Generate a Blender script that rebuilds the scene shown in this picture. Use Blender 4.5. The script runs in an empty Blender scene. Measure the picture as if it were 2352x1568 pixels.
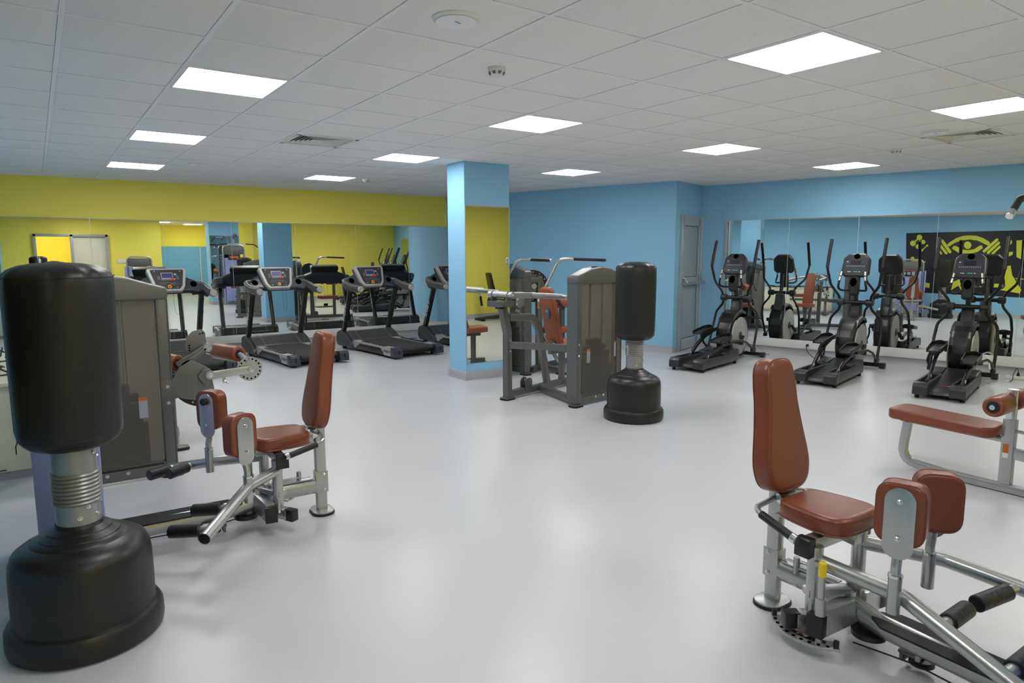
import bpy, bmesh, math, random
from mathutils import Vector, Matrix
random.seed(7)
PI = math.pi
R = math.radians
SC = bpy.context.scene
COL = SC.collection

# ------------------------------------------------------------------ camera
CZ, CE = 1.50, 2.56
cam_d = bpy.data.cameras.new('camera'); cam = bpy.data.objects.new('camera', cam_d); COL.objects.link(cam)
cam.location = (0, 0, CZ)
_y, _p, _r = R(35.036), R(-7.398), R(-0.1475)
_f = Vector((math.sin(_y)*math.cos(_p), math.cos(_y)*math.cos(_p), math.sin(_p)))
_rt = Vector((math.cos(_y), -math.sin(_y), 0)); _up = _rt.cross(_f)
_c, _s = math.cos(_r), math.sin(_r)
_X = _rt*_c + _up*_s; _Y = _rt*-_s + _up*_c
cam.rotation_euler = Matrix((_X, _Y, -_f)).transposed().to_euler()
cam_d.sensor_width = 36.0; cam_d.lens = 1551.4/2352*36
cam_d.clip_start = 0.05; cam_d.clip_end = 60
cam_d.dof.use_dof = True; cam_d.dof.focus_distance = 5.6; cam_d.dof.aperture_fstop = 7.1
SC.camera = cam

# ------------------------------------------------------------------ world and exposure (all the light comes from the ceiling panels)
w = bpy.data.worlds.new('world'); SC.world = w; w.use_nodes = True
w.node_tree.nodes['Background'].inputs[0].default_value = (0.8, 0.85, 0.9, 1)
w.node_tree.nodes['Background'].inputs[1].default_value = 0.3
SC.view_settings.view_transform = 'Standard'; SC.view_settings.look = 'None'
SC.view_settings.gamma = 1.0; SC.view_settings.use_curve_mapping = False
SC.view_settings.exposure = 0.0
PANEL_LIGHT = 18.8

# ------------------------------------------------------------------ materials
def s2l(c):
    return tuple((x/12.92 if x <= .04045 else ((x+.055)/1.055)**2.4) for x in c)
def mat(name, col, rough=.5, metal=0., spec=.5, noise=None, bump=None, coat=0., srgb=True, emit=None, trans=0., alpha=1.):
    m = bpy.data.materials.new(name); m.use_nodes = True
    nt = m.node_tree; b = nt.nodes['Principled BSDF']
    c = s2l(col) if srgb else col
    b.inputs['Base Color'].default_value = (*c, 1)
    b.inputs['Roughness'].default_value = rough; b.inputs['Metallic'].default_value = metal
    b.inputs['Specular IOR Level'].default_value = spec
    b.inputs['Coat Weight'].default_value = coat
    b.inputs['Transmission Weight'].default_value = trans
    b.inputs['Alpha'].default_value = alpha
    if emit:
        b.inputs['Emission Color'].default_value = (*s2l(emit[0]), 1); b.inputs['Emission Strength'].default_value = emit[1]
    if noise or bump:
        tc = nt.nodes.new('ShaderNodeTexCoord')
    if noise:                                            # (scale, amount) mottles the colour a little
        n = nt.nodes.new('ShaderNodeTexNoise'); n.inputs['Scale'].default_value = noise[0]; n.inputs['Detail'].default_value = 5
        nt.links.new(tc.outputs['Object'], n.inputs['Vector'])
        mx = nt.nodes.new('ShaderNodeMix'); mx.data_type = 'RGBA'
        d = noise[1]
        mx.inputs['A'].default_value = (*[max(0, x*(1-d)) for x in c], 1); mx.inputs['B'].default_value = (*[min(1, x*(1+d)) for x in c], 1)
        nt.links.new(n.outputs['Fac'], mx.inputs['Factor']); nt.links.new(mx.outputs['Result'], b.inputs['Base Color'])
    if bump:                                             # (scale, strength)
        n2 = nt.nodes.new('ShaderNodeTexNoise'); n2.inputs['Scale'].default_value = bump[0]; n2.inputs['Detail'].default_value = 4
        nt.links.new(tc.outputs['Object'], n2.inputs['Vector'])
        bp = nt.nodes.new('ShaderNodeBump'); bp.inputs['Strength'].default_value = bump[1]; bp.inputs['Distance'].default_value = .01
        nt.links.new(n2.outputs['Fac'], bp.inputs['Height']); nt.links.new(bp.outputs['Normal'], b.inputs['Normal'])
    return m
M = {}
M['floor'] = mat('vinyl_floor', (.775, .775, .79), .30, noise=(1.6, .035), bump=(160, .03), spec=.45)
M['tile'] = mat('mineral_fibre_tile', (.945, .94, .93), .95, spec=.1)
_nt = M['tile'].node_tree; _b = _nt.nodes['Principled BSDF']        # pinholes of the mineral fibre tile
_tc = _nt.nodes.new('ShaderNodeTexCoord'); _v = _nt.nodes.new('ShaderNodeTexNoise'); _v.inputs['Scale'].default_value = 150; _v.inputs['Detail'].default_value = 2
_cr = _nt.nodes.new('ShaderNodeValToRGB'); _cr.color_ramp.elements[0].position = .27; _cr.color_ramp.elements[1].position = .36
_cr.color_ramp.elements[0].color = (.45, .44, .42, 1); _cr.color_ramp.elements[1].color = (*s2l((.945, .94, .93)), 1)
_nt.links.new(_tc.outputs['Object'], _v.inputs['Vector']); _nt.links.new(_v.outputs['Fac'], _cr.inputs['Fac']); _nt.links.new(_cr.outputs['Color'], _b.inputs['Base Color'])
M['grid'] = mat('white_grid_metal', (.95, .95, .965), .5)
M['yellow'] = mat('yellow_wall_paint', (.985, .925, .405), .62, bump=(120, .06), noise=(.8, .03), spec=.35)
M['blue'] = mat('blue_wall_paint', (.575, .79, .92), .62, bump=(120, .06), noise=(.8, .03), spec=.35)
M['blue_reflection'] = mat('reflected_blue_paint', (.42, .68, .95), .5)
M['bright_yellow'] = mat('warm_yellow_paint', (.97, .86, .22), .6)
M['skirting'] = mat('grey_vinyl_skirting', (.70, .70, .72), .4)
M['mirror'] = mat('mirror_glass', (.925, .945, .935), .0, metal=1.)
M['mirror_edge'] = mat('polished_glass_edge', (.80, .86, .84), .15, metal=.3)
M['white'] = mat('white_plastic', (.90, .90, .88), .4)
M['offwhite'] = mat('cream_board', (.90, .88, .78), .45)
M['alu'] = mat('grey_aluminium', (.70, .73, .745), .36, metal=.25)
M['alu_panel'] = mat('grey_door_panel', (.63, .675, .70), .42, metal=.1)
M['silver'] = mat('silver_powder_coat', (.72, .725, .72), .27, metal=.75, bump=(400, .05))
M['gun'] = mat('gunmetal_powder_coat', (.42, .42, .415), .34, metal=.45, bump=(400, .05))
M['gun2'] = mat('grey_enamel', (.44, .44, .43), .36, metal=.5)
M['chrome'] = mat('chrome', (.86, .87, .88), .12, metal=1.)
M['black'] = mat('black_plastic', (.09, .09, .095), .34)
M['rubber'] = mat('black_rubber', (.07, .07, .075), .6, bump=(300, .1))
M['grip'] = mat('ribbed_black_grip', (.09, .09, .095), .45, bump=(60, .35))
M['vinyl'] = mat('black_vinyl', (.125, .125, .125), .40, bump=(9, .25), spec=.4)
M['tank'] = mat('black_moulded_plastic', (.10, .10, .105), .36, bump=(200, .05))
M['leather'] = mat('brown_upholstery', (.50, .262, .168), .30, bump=(260, .10), noise=(3, .05), spec=.5)
M['leather_o'] = mat('tan_upholstery', (.605, .33, .21), .40, bump=(260, .10), noise=(3, .05), spec=.5)
M['charcoal'] = mat('charcoal_plastic', (.19, .19, .20), .36)
M['hood'] = mat('grey_black_hood_plastic', (.25, .25, .27), .36)
M['navygrey'] = mat('dark_blue_grey_plastic', (.21, .22, .26), .33)
M['lightgrey'] = mat('light_grey_plastic', (.68, .67, .66), .38, metal=.15)
M['belt'] = mat('treadmill_belt', (.20, .195, .195), .75, bump=(500, .2))
M['face'] = mat('matt_console_face', (.17, .17, .18), .6)
M['screen'] = mat('unlit_blue_screen', (.19, .19, .42), .45)
M['print'] = mat('white_print', (.88, .88, .88), .5)
M['red'] = mat('red_plastic', (.85, .10, .10), .35)
M['safety'] = mat('yellow_plastic', (.95, .82, .10), .4)
M['orange'] = mat('orange_print', (.80, .38, .16), .5)
M['labelgrey'] = mat('grey_label_print', (.62, .63, .66), .5)
M['green'] = mat('green_print', (.25, .75, .55), .5)
M['poster'] = mat('dark_navy_banner', (.115, .115, .16), .42, bump=(5, .15))
M['poster_y'] = mat('lime_yellow_print', (.84, .86, .22), .5)
M['dark'] = mat('dark_void', (.02, .02, .02), .9, spec=0.)
M['neck'] = mat('zinc_grey_tube', (.60, .60, .59), .32, metal=.5)
M['stack'] = mat('black_iron_plate', (.06, .06, .058), .6, spec=.2)
M['lav'] = mat('lavender_shield_plastic', (.58, .61, .80), .3)
M['led'] = mat('led_diffuser', (1, 1, 1), .5, emit=((1.0, .995, .985), PANEL_LIGHT))
M['roomlight'] = mat('next_room_lamp', (1, 1, 1), .5, emit=((1, .98, .94), 42.))
# smoked translucent weight-stack shield
M['smoke'] = mat('smoked_acrylic', (.60, .59, .56), .25)
_nt = M['smoke'].node_tree; _b = _nt.nodes['Principled BSDF']; _o = _nt.nodes['Material Output']
_t = _nt.nodes.new('ShaderNodeBsdfTransparent'); _t.inputs[0].default_value = (.80, .78, .75, 1)
_mx = _nt.nodes.new('ShaderNodeMixShader'); _mx.inputs[0].default_value = .22
_nt.links.new(_t.outputs[0], _mx.inputs[1]); _nt.links.new(_b.outputs[0], _mx.inputs[2]); _nt.links.new(_mx.outputs[0], _o.inputs[0])
# tower's back sheet, made translucent to let light in behind the weight stack
M['sheet'] = mat('translucent_back_sheet', (.74, .72, .68), .4, noise=(2.2, .10))
_nt = M['sheet'].node_tree; _b = _nt.nodes['Principled BSDF']; _o = _nt.nodes['Material Output']
_t = _nt.nodes.new('ShaderNodeBsdfTranslucent'); _t.inputs[0].default_value = (.75, .72, .66, 1)
_mx = _nt.nodes.new('ShaderNodeMixShader'); _mx.inputs[0].default_value = .45
_nt.links.new(_t.outputs[0], _mx.inputs[1]); _nt.links.new(_b.outputs[0], _mx.inputs[2]); _nt.links.new(_mx.outputs[0], _o.inputs[0])

# ------------------------------------------------------------------ mesh helpers
def fillet(pts, rad, n=5):
    pts = [Vector(p) for p in pts]
    if rad <= 0 or len(pts) < 3: return pts
    out = [pts[0]]
    for i in range(1, len(pts)-1):
        a, b, c = pts[i-1], pts[i], pts[i+1]
        u = (a-b); v = (c-b); lu, lv = u.length, v.length
        if lu < 1e-6 or lv < 1e-6: continue
        u /= lu; v /= lv
        ang = u.angle(v)
        if ang > PI-.02: out.append(b); continue
        d = min(rad/math.tan(ang/2), lu*.48, lv*.48)
        p0, p1 = b+u*d, b+v*d
        for k in range(n+1):
            t = k/n
            out.append(p0*(1-t)**2 + b*2*t*(1-t) + p1*t*t)
    out.append(pts[-1]); return out
def rrect(w, h, r, n=5, cx=0, cy=0):
    out = []
    r = min(r, w/2-1e-5, h/2-1e-5)
    for (sx, sy, a0) in ((1, 1, 0), (-1, 1, PI/2), (-1, -1, PI), (1, -1, 1.5*PI)):
        for k in range(n+1):
            a = a0 + k/n*PI/2
            out.append((cx+sx*(w/2-r)+r*math.cos(a), cy+sy*(h/2-r)+r*math.sin(a)))
    return out
def circle(r, n=20, cx=0, cy=0): return [(cx+r*math.cos(2*PI*k/n), cy+r*math.sin(2*PI*k/n)) for k in range(n)]
def rpoly(pts, rad, n=4):
    P = [Vector((p[0], p[1], 0)) for p in pts]; out = []
    N = len(P)
    for i in range(N):
        a, b, c = P[i-1], P[i], P[(i+1) % N]
        u = a-b; v = c-b; lu, lv = u.length, v.length; u /= lu; v /= lv
        ang = max(u.angle(v), .05)
        d = min(rad/math.tan(ang/2) if ang < PI-.02 else 0, lu*.45, lv*.45)
        if d < 1e-5: out.append((b.x, b.y)); continue
        p0, p1 = b+u*d, b+v*d
        for k in range(n+1):
            t = k/n; q = p0*(1-t)**2 + b*2*t*(1-t) + p1*t*t
            out.append((q.x, q.y))
    return out
def frame(o, x, y):
    x = Vector(x).normalized(); y = Vector(y); y = (y - x*y.dot(x)).normalized(); z = x.cross(y)
    m = Matrix((x, y, z)).transposed().to_4x4(); m.translation = Vector(o); return m
XZ = lambda y=0: frame((0, y, 0), (1, 0, 0), (0, 0, 1))      # polygon given as (x, z), thickness along -y
YZ = lambda x=0: frame((x, 0, 0), (0, 1, 0), (0, 0, 1))      # polygon given as (y, z), thickness along x
XY = lambda z=0: Matrix.Translation((0, 0, z))

class MB:
    def __init__(s): s.bm = bmesh.new()
    def _add(s, verts, faces, M_=None):
        vs = [s.bm.verts.new(M_ @ Vector(v) if M_ else Vector(v)) for v in verts]
        for f in faces:
            try: s.bm.faces.new([vs[i] for i in f])
            except ValueError: pass
        return s
    def box(s, c, d, M_=None, bev=0, rz=0):
        t = bmesh.new(); bmesh.ops.create_cube(t, size=1)
        for v in t.verts: v.co = Vector((v.co.x*d[0], v.co.y*d[1], v.co.z*d[2]))
        if bev: bmesh.ops.bevel(t, geom=t.edges[:], offset=min(bev, min(d)*.45), segments=2, affect='EDGES', profile=.6)
        mm = Matrix.Translation(Vector(c)) @ Matrix.Rotation(rz, 4, 'Z')
        if M_: mm = M_ @ mm
        return s._merge(t, mm)
    def _merge(s, t, mm):
        t.verts.index_update()
        s._add([v.co for v in t.verts], [[v.index for v in f.verts] for f in t.faces], mm); t.free(); return s
    def beam(s, a, b, w, h, up=(0, 0, 1), bev=.004):
        a, b = Vector(a), Vector(b); d = b-a
        up = Vector(up)
        if abs(d.normalized().dot(up)) > .97: up = Vector((1, 0, 0))
        x = d.normalized(); z = (up - x*up.dot(x)).normalized(); y = z.cross(x)
        m = Matrix((x, y, z)).transposed().to_4x4(); m.translation = (a+b)/2
        return s.box((0, 0, 0), (d.length, w, h), m, bev=bev)
    def sweep(s, pts, sec, up=(0, 0, 1), cap=True, fil=0):
        pts = fillet(pts, fil) if fil else [Vector(p) for p in pts]
        n = len(sec); rings = []; prev = None
        for i, p in enumerate(pts):
            if i == 0: t = pts[1]-pts[0]
            elif i == len(pts)-1: t = pts[-1]-pts[-2]
            else: t = (pts[i+1]-p).normalized() + (p-pts[i-1]).normalized()
            t.normalize()
            if prev is None:
                u = Vector(up)
                if abs(u.dot(t)) > .95: u = Vector((1, 0, 0)) if abs(t.x) < .9 else Vector((0, 1, 0))
                u = (u - t*u.dot(t)).normalized()
            else:
                u = (prev - t*prev.dot(t)).normalized()
            prev = u; v = t.cross(u)
            rings.append([s.bm.verts.new(p + v*q[0] + u*q[1]) for q in sec])
        for a, b in zip(rings, rings[1:]):
            for k in range(n): s.bm.faces.new((a[k], a[(k+1) % n], b[(k+1) % n], b[k]))
        if cap:
            s.bm.faces.new(rings[0][::-1]); s.bm.faces.new(rings[-1])
        return s
    def tube(s, pts, r, n=10, fil=0, up=(0, 0, 1), ry=None):
        ry = ry or r
        return s.sweep(pts, [(r*math.cos(2*PI*k/n), ry*math.sin(2*PI*k/n)) for k in range(n)], up, True, fil)
    def rect(s, pts, w, h, fil=0, up=(0, 0, 1), r=.006): return s.sweep(pts, rrect(w, h, r, 2), up, True, fil)
    def lathe(s, prof, n=32, M_=None, a0=0, wob=None):
        rings = []
        for i, (r, z) in enumerate(prof):
            ring = []
            for k in range(n):
                a = a0+2*PI*k/n
                rr = r*(1+(wob(a, z) if wob else 0))
                v = Vector((rr*math.cos(a), rr*math.sin(a), z))
                ring.append(s.bm.verts.new(M_ @ v if M_ else v))
            rings.append(ring)
        for a, b in zip(rings, rings[1:]):
            for k in range(n): s.bm.faces.new((a[k], a[(k+1) % n], b[(k+1) % n], b[k]))
        if prof[0][0] > 1e-6: s.bm.faces.new(rings[0][::-1])
        if prof[-1][0] > 1e-6: s.bm.faces.new(rings[-1])
        return s
    def cyl(s, a, b, r, n=18, r2=None, bev=0):
        a, b = Vector(a), Vector(b); d = (b-a); L = d.length
        m = d.to_track_quat('Z', 'Y').to_matrix().to_4x4(); m.translation = a
        r2 = r if r2 is None else r2
        p = [(r, 0), (r2, L)] if not bev else [(r-bev, 0), (r, bev), (r2, L-bev), (r2-bev, L)]
        return s.lathe(p, n, m)
    def prism(s, poly, t, M_=None, bev=0, seg=2):
        b = bmesh.new()
        vs = [b.verts.new((p[0], p[1], -t/2)) for p in poly]; f = b.faces.new(vs)
        r = bmesh.ops.extrude_face_region(b, geom=[f])
        for v in [e for e in r['geom'] if isinstance(e, bmesh.types.BMVert)]: v.co.z = t/2
        bmesh.ops.recalc_face_normals(b, faces=b.faces[:])
        if bev:
            ed = [e for e in b.edges if abs(e.verts[0].co.z-e.verts[1].co.z) < 1e-7]
            bmesh.ops.bevel(b, geom=ed, offset=min(bev, t*.48), segments=seg, affect='EDGES', profile=.6)
        return s._merge(b, M_ or Matrix.Identity(4))
    def ball(s, c, r, n=12, sc=(1, 1, 1)):
        prof = [(r*math.sin(PI*k/(n//2+2)), -r*math.cos(PI*k/(n//2+2))) for k in range(n//2+3)]
        prof = [(max(p[0], 1e-5), p[1]) for p in prof]
        return s.lathe(prof, n, Matrix.Translation(Vector(c)) @ Matrix.Diagonal((*sc, 1)))
    def build(s, name, m, parent=None, label=None, sharp=32, kind=None):
        bmesh.ops.recalc_face_normals(s.bm, faces=s.bm.faces[:])
        me = bpy.data.meshes.new(name); s.bm.to_mesh(me); s.bm.free()
        me.materials.append(M[m] if isinstance(m, str) else m)
        for p in me.polygons: p.use_smooth = True
        me.set_sharp_from_angle(angle=R(sharp))
        o = bpy.data.objects.new(name, me); COL.objects.link(o)
        if parent: o.parent = parent
        if label: o['label'] = label
        if kind: o['kind'] = kind
        return o
def tag(o, label, cat, group=None):
    o['label'] = label; o['category'] = cat
    if group: o['group'] = group
    return o
def thing(name, label, cat, loc=(0, 0, 0), rz=0, group=None):
    o = bpy.data.objects.new(name, None); COL.objects.link(o); o.location = loc; o.rotation_euler = (0, 0, R(rz)); o.empty_display_size = .1
    return tag(o, label, cat, group)
def struct(o, label=None):
    o['kind'] = 'structure'
    if label: o['label'] = label
    return o
def copy_tree(o, parent=None):
    c = o.copy(); COL.objects.link(c)
    if parent: c.parent = parent
    for ch in list(o.children): copy_tree(ch, c)
    return c
def text(name, s, size, M_, m, parent, ext=.0008, align='CENTER', shear=0, sx=1.):
    cu = bpy.data.curves.new(name, 'FONT'); cu.body = s; cu.size = size; cu.extrude = ext; cu.align_x = align; cu.align_y = 'CENTER'; cu.resolution_u = 2; cu.shear = shear
    cu.offset = size*.012
    t = bpy.data.objects.new('tmp', cu); COL.objects.link(t)
    me = bpy.data.meshes.new_from_object(t.evaluated_get(bpy.context.evaluated_depsgraph_get()))
    bpy.data.objects.remove(t); me.name = name
    me.transform(M_ @ Matrix.Diagonal((sx, 1, 1, 1))); me.materials.clear(); me.materials.append(M[m])
    o = bpy.data.objects.new(name, me); COL.objects.link(o); o.parent = parent; return o
def bolt(p, n, r=.011, h=.008, mb=None):
    mb = mb or MB(); p = Vector(p); n = Vector(n).normalized()
    return mb.cyl(p-n*.002, p+n*h*.5, r, 10).cyl(p+n*h*.5, p+n*h, r*.75, 8, r2=r*.45)

# ================================================================== THE ROOM
def wall(name, a, b, m, z0=0., z1=CE+.25, th=.12, side=1, label=None):
    """upright slab from a to b (inner face on the line a-b), thickness away from the room on the left (side=1) or right"""
    a, b = Vector((*a, 0)), Vector((*b, 0)); d = (b-a).normalized(); n = Vector((-d.y, d.x, 0))*side
    mb = MB(); mb.beam((a+b)/2-d*(b-a).length/2+n*th/2+Vector((0, 0, (z0+z1)/2)), (a+b)/2+d*(b-a).length/2+n*th/2+Vector((0, 0, (z0+z1)/2)), th, z1-z0, bev=0)
    return struct(mb.build(name, m), label)
def mwx(y): return 9.1+(6-y)*.24933                      # the mirror wall stands 14 degrees off the grid
YB = 11.3
P_A, P_B, P_C = (7.8, 6.9), (8.75, 7.22), (mwx(6.93), 6.93)
P_S = (6.42, YB)
REAR_R = .2; XR0 = 5.7

fl = MB().box((4.5, 3.2, -.05), (14, 17.5, .1)).build('floor', 'floor'); struct(fl, 'pale grey vinyl floor with soft reflections')
wall('wall_back', (-.87, YB), (6.55, YB), 'yellow', label='yellow painted wall behind the treadmills')
wall('wall_slanted', P_S, P_A, 'blue', label='light blue wall right of the pillar')
wall('wall_recess', P_A, P_B, 'blue', label='short blue wall holding the grey door')
wall('wall_corner', P_B, P_C, 'blue', label='narrow blue wall between door and wall mirror')
wall('wall_right', P_C, (mwx(REAR_R-.1), REAR_R-.1), 'blue', label='blue wall behind the ellipticals')
wall('wall_left', (-.75, -5.2), (-.75, YB+.1), 'blue', label='blue wall on the left side')
wall('wall_rear_right', (mwx(REAR_R)+.1, REAR_R), (XR0, REAR_R), 'yellow')
wall('wall_alcove_side', (XR0, REAR_R+.0), (XR0, -5.2), 'yellow', side=1)
wall('wall_alcove_rear', (XR0+.1, -5.1), (3.1, -5.1), 'yellow')
wall('wall_alcove_left', (3.3, -5.2), (3.3, -1.4), 'yellow', side=1)
# rear wall with the wide doorway
DX0, DX1, DM, DH = .0, 1.86, .93, 2.1
wall('wall_rear_left', (DX0, -1.4), (-.87, -1.4), 'yellow'); wall('wall_rear', (3.3, -1.4), (DX1, -1.4), 'yellow')
wall('wall_rear_lintel', (DX1, -1.4), (DX0, -1.4), 'yellow', z0=DH)
# next room seen through the doorway
nb = MB().box((.6, -4.3, 1.3), (3.2, .1, 2.8)).box((2.0, -2.9, 1.3), (.1, 2.8, 2.8))
struct(nb.build('wall_next_room', 'bright_yellow'), 'bright yellow wall of the next room')
nc = MB().box((.6, -2.9, CE+.02), (2.7, 2.8, .04)).build('ceiling_next_room', 'tile'); struct(nc)
nl = tag(MB().box((.4, -2.8, CE-.005), (.58, .58, .02)).build('ceiling_lamp', 'roomlight'), 'lit panel in the ceiling beyond the doorway', 'lamp')

# skirting
def skirting(name, a, b, side=1):
    a, b = Vector((*a, 0)), Vector((*b, 0)); d = (b-a).normalized(); n = Vector((-d.y, d.x, 0))*-side
    mb = MB()
    sec = [(0, 0), (.0, .1), (.006, .1), (.010, .03), (.022, .004), (.03, 0)]
    vs = []
    for p in (a, b):
        for q in sec: vs.append(p+n*q[0]+Vector((0, 0, q[1])))
    k = len(sec); fs = [(i, (i+1) % k, k+(i+1) % k, k+i) for i in range(k)]+[tuple(range(k)), tuple(range(2*k-1, k-1, -1))]
    mb._add(vs, fs); o = mb.build(name, 'skirting'); struct(o, None); return o
skirting('baseboard_back', (-.75, YB), P_S); skirting('baseboard_slanted', P_S, P_A)
skirting('baseboard_right', P_C, (mwx(REAR_R), REAR_R)); skirting('baseboard_corner', P_B, P_C)
skirting('baseboard_left', (-.75, -1.4), (-.75, YB)); skirting('baseboard_rear_right', (mwx(REAR_R), REAR_R), (XR0, REAR_R))
skirting('baseboard_rear', (3.3, -1.4), (DX1, -1.4)); skirting('baseboard_alcove', (XR0, -5.1), (3.3, -5.1))
_d = (Vector(P_B)-Vector(P_A)).normalized()
skirting('baseboard_recess', P_A, tuple(Vector(P_A)+_d*.13)); skirting('baseboard_recess', tuple(Vector(P_A)+_d*.99), P_B)

# pillar with its own mirror
def pillar(x0, x1, y0, y1, mirror_side, label):
    mb = MB().box(((x0+x1)/2, (y0+y1)/2, CE/2+.1), (x1-x0, y1-y0, CE+.2)); o = mb.build('pillar', 'blue'); struct(o, label)
    sk = MB()
    P = [(x0, y0), (x1, y0), (x1, y1), (x0, y1)]
    q = [(x0-.012, y0-.012), (x1+.012, y0-.012), (x1+.012, y1+.012), (x0-.012, y1+.012)]
    sk.prism(q, .1, XY(.05), bev=.004); sk.prism([(x0-.024, y0-.024), (x1+.024, y0-.024), (x1+.024, y1+.024), (x0-.024, y1+.024)], .012, XY(.006), bev=.004)
    sk.build('skirting', 'skirting', o)
    ym = y0-.004 if mirror_side < 0 else y1+.004
    z0, z1 = .20, 2.06
    MB().box(((x0+x1)/2+.003, ym, (z0+z1)/2), (x1-x0-.012, .006, z1-z0)).build('mirror_panel', 'mirror', o)
    e = MB()
    for xx in (x0+.004, x1-.002): e.box((xx, ym, (z0+z1)/2), (.006, .010, z1-z0))
    e.box(((x0+x1)/2, ym, z1+.003), (x1-x0-.004, .010, .006))
    e.build('mirror_edge', 'alu', o)
    return o
pil = pillar(4.12, 4.75, 6.83, 7.22, -1, 'blue square pillar faced with a tall mirror')
pil2 = pillar(4.3, 5.15, .25, .75, 1, 'second blue pillar seen only in the treadmill mirror')
MB().box((4.150, 6.815, .225), (.035, .02, .05), bev=.004).build('socket_box', 'alu', pil)

# mirrors on the walls
def mirror_run(name, a, b, cuts, z0, z1, label, side=1, lean=0., off=0.):
    a3, b3 = Vector((*a, 0)), Vector((*b, 0)); d = (b3-a3).normalized(); n = Vector((-d.y, d.x, 0))*-side; L = (b3-a3).length
    rz = math.degrees(math.atan2(d.y, d.x))
    t = thing(name, label, 'mirror', a3+n*off, rz); ny = -side*1.0; t.rotation_euler.x = R(-lean)
    ed = [0]+cuts+[L]
    for i, (p, q) in enumerate(zip(ed, ed[1:])):
        mb = MB().box(((p+q)/2, ny*.006, (z0+z1)/2), (q-p-.005, .006, z1-z0)); mb.build('mirror_panel', 'mirror', t)
    for c in cuts: MB().box((c, ny*.007, (z0+z1)/2), (.005, .006, z1-z0)).build('panel_joint', 'mirror_edge', t)
    f = MB().box((L/2, ny*.008, z1+.004), (L, .014, .008)).box((0-.012, ny*.008, (z0+z1)/2), (.024, .016, z1-z0))
    f.build('mirror_frame', 'alu', t)
    return t
mirror_run('wall_mirror', (-.70, YB), (6.415, YB), [1.37, 2.30, 3.25, 4.25, 5.30, 6.31], .225, 2.0, 'long mirror on the yellow wall behind the treadmills')
_a = (mwx(6.82), 6.82); _b = (mwx(1.5), 1.5)
mirror_run('wall_mirror', _a, _b, [.95, 1.89, 2.83, 3.74, 4.66], .225, 2.0, 'long mirror on the blue wall behind the ellipticals', lean=.36, off=.014)
def trunking(name, a, b, label):
    a3, b3 = Vector((*a, 0)), Vector((*b, 0)); d = (b3-a3).normalized(); n = Vector((d.y, -d.x, 0))
    mb = MB().beam(a3+n*.02+Vector((0, 0, .162)), b3+n*.02+Vector((0, 0, .162)), .04, .122, bev=.004)
    o = mb.build(name, 'white'); struct(o, label); return o
tr1 = trunking('trim_1', (-.72, YB), (6.38, YB), 'white cable trunking below the treadmill mirror')
tr2 = trunking('trim_2', (mwx(6.84), 6.84), _b, 'white cable trunking below the elliptical mirror')
# banner-like double reflection strips of the frame are left to the mirrors themselves

# ------------------------------------------------------------------ door in the recess wall
_ang = math.degrees(math.atan2(_d.y, _d.x))
dr = bpy.data.objects.new('door_1', None); COL.objects.link(dr); dr.location = (P_A[0]+_d.x*.17, P_A[1]+_d.y*.17, 0); dr.rotation_euler = (0, 0, R(_ang))
struct(dr, 'grey aluminium emergency door with a push bar')
DW, DHH = .80, 2.07
f = MB()
for x in (0.02, DW-.02): f.box((x, -.012, DHH/2), (.045, .05, DHH), bev=.004)
f.box((DW/2, -.012, DHH-.02), (DW, .05, .045), bev=.004); f.build('door_frame', 'alu', dr)
g = MB()
for x in (.085, DW-.085): g.box((x, -.010, DHH/2-.02), (.075, .034, DHH-.06), bev=.003)
for z, h in ((.10, .17), (1.07, .13), (DHH-.095, .11)): g.box((DW/2, -.010, z), (DW-.13, .034, h), bev=.003)
g.build('door_leaf', 'alu', dr)
for z0, z1 in ((.19, 1.0), (1.14, DHH-.155)):
    p = MB().box((DW/2, -.006, (z0+z1)/2), (DW-.245, .02, z1-z0), bev=.002); p.build('door_panel', 'alu_panel', dr)
gs = MB()
for z0, z1 in ((.19, 1.0), (1.14, DHH-.155)):
    for x in (.125, DW-.125): gs.box((x, -.0185, (z0+z1)/2), (.006, .003, z1-z0))
    for z in (z0, z1): gs.box((DW/2, -.0185, z), (DW-.25, .003, .006))
gs.build('door_gasket', 'black', dr)
pb = MB().rect([(.06, -.12, 1.05), (DW-.06, -.12, 1.05)], .028, .04)
for x in (.055, DW-.06):
    pb.rect([(x, -.03, 1.13), (x, -.08, 1.12), (x, -.12, 1.05)], .035, .022, fil=.03)
    pb.box((x, -.04, 1.13), (.05, .035, .17), bev=.01)
pb.build('push_bar', 'silver', dr)
MB().box((DW-.06, -.035, 1.28), (.035, .02, .13), bev=.01).build('door_lock', 'silver', dr)
MB().box((DW+.012, -.012, DHH/2), (.02, .05, DHH), bev=.003).build('door_trim', 'white', dr)

# rear doorway frame and closed leaf (seen in the treadmill mirror)
d2 = bpy.data.objects.new('door_2', None); COL.objects.link(d2); d2.location = (0, -1.4, 0); struct(d2, 'wide white framed doorway opening to a bright yellow room')
f = MB()
for x in (DX0+.03, DM, DX1-.03): f.box((x, .0, DH/2), (.08, .16, DH), bev=.006)
f.box(((DX0+DX1)/2, .0, DH-.03), (DX1-DX0, .16, .08), bev=.006); f.build('door_frame', 'lightgrey', d2)
for x0, x1 in ((DM+.04, (DM+DX1)/2-.003), ((DM+DX1)/2+.003, DX1-.07)):
    MB().box(((x0+x1)/2, -.02, DH/2-.03), (x1-x0, .04, DH-.08), bev=.003).build('door_panel', 'offwhite', d2)
so = MB().box((2.25, -1.385, 1.30), (.36, .025, .10), bev=.008); so = tag(so.build('socket_strip', 'white'), 'white socket strip on the yellow rear wall', 'socket')
MB().box((2.36, -1.371, 1.30), (.05, .004, .04), bev=.001).build('socket', 'labelgrey', so)
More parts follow.
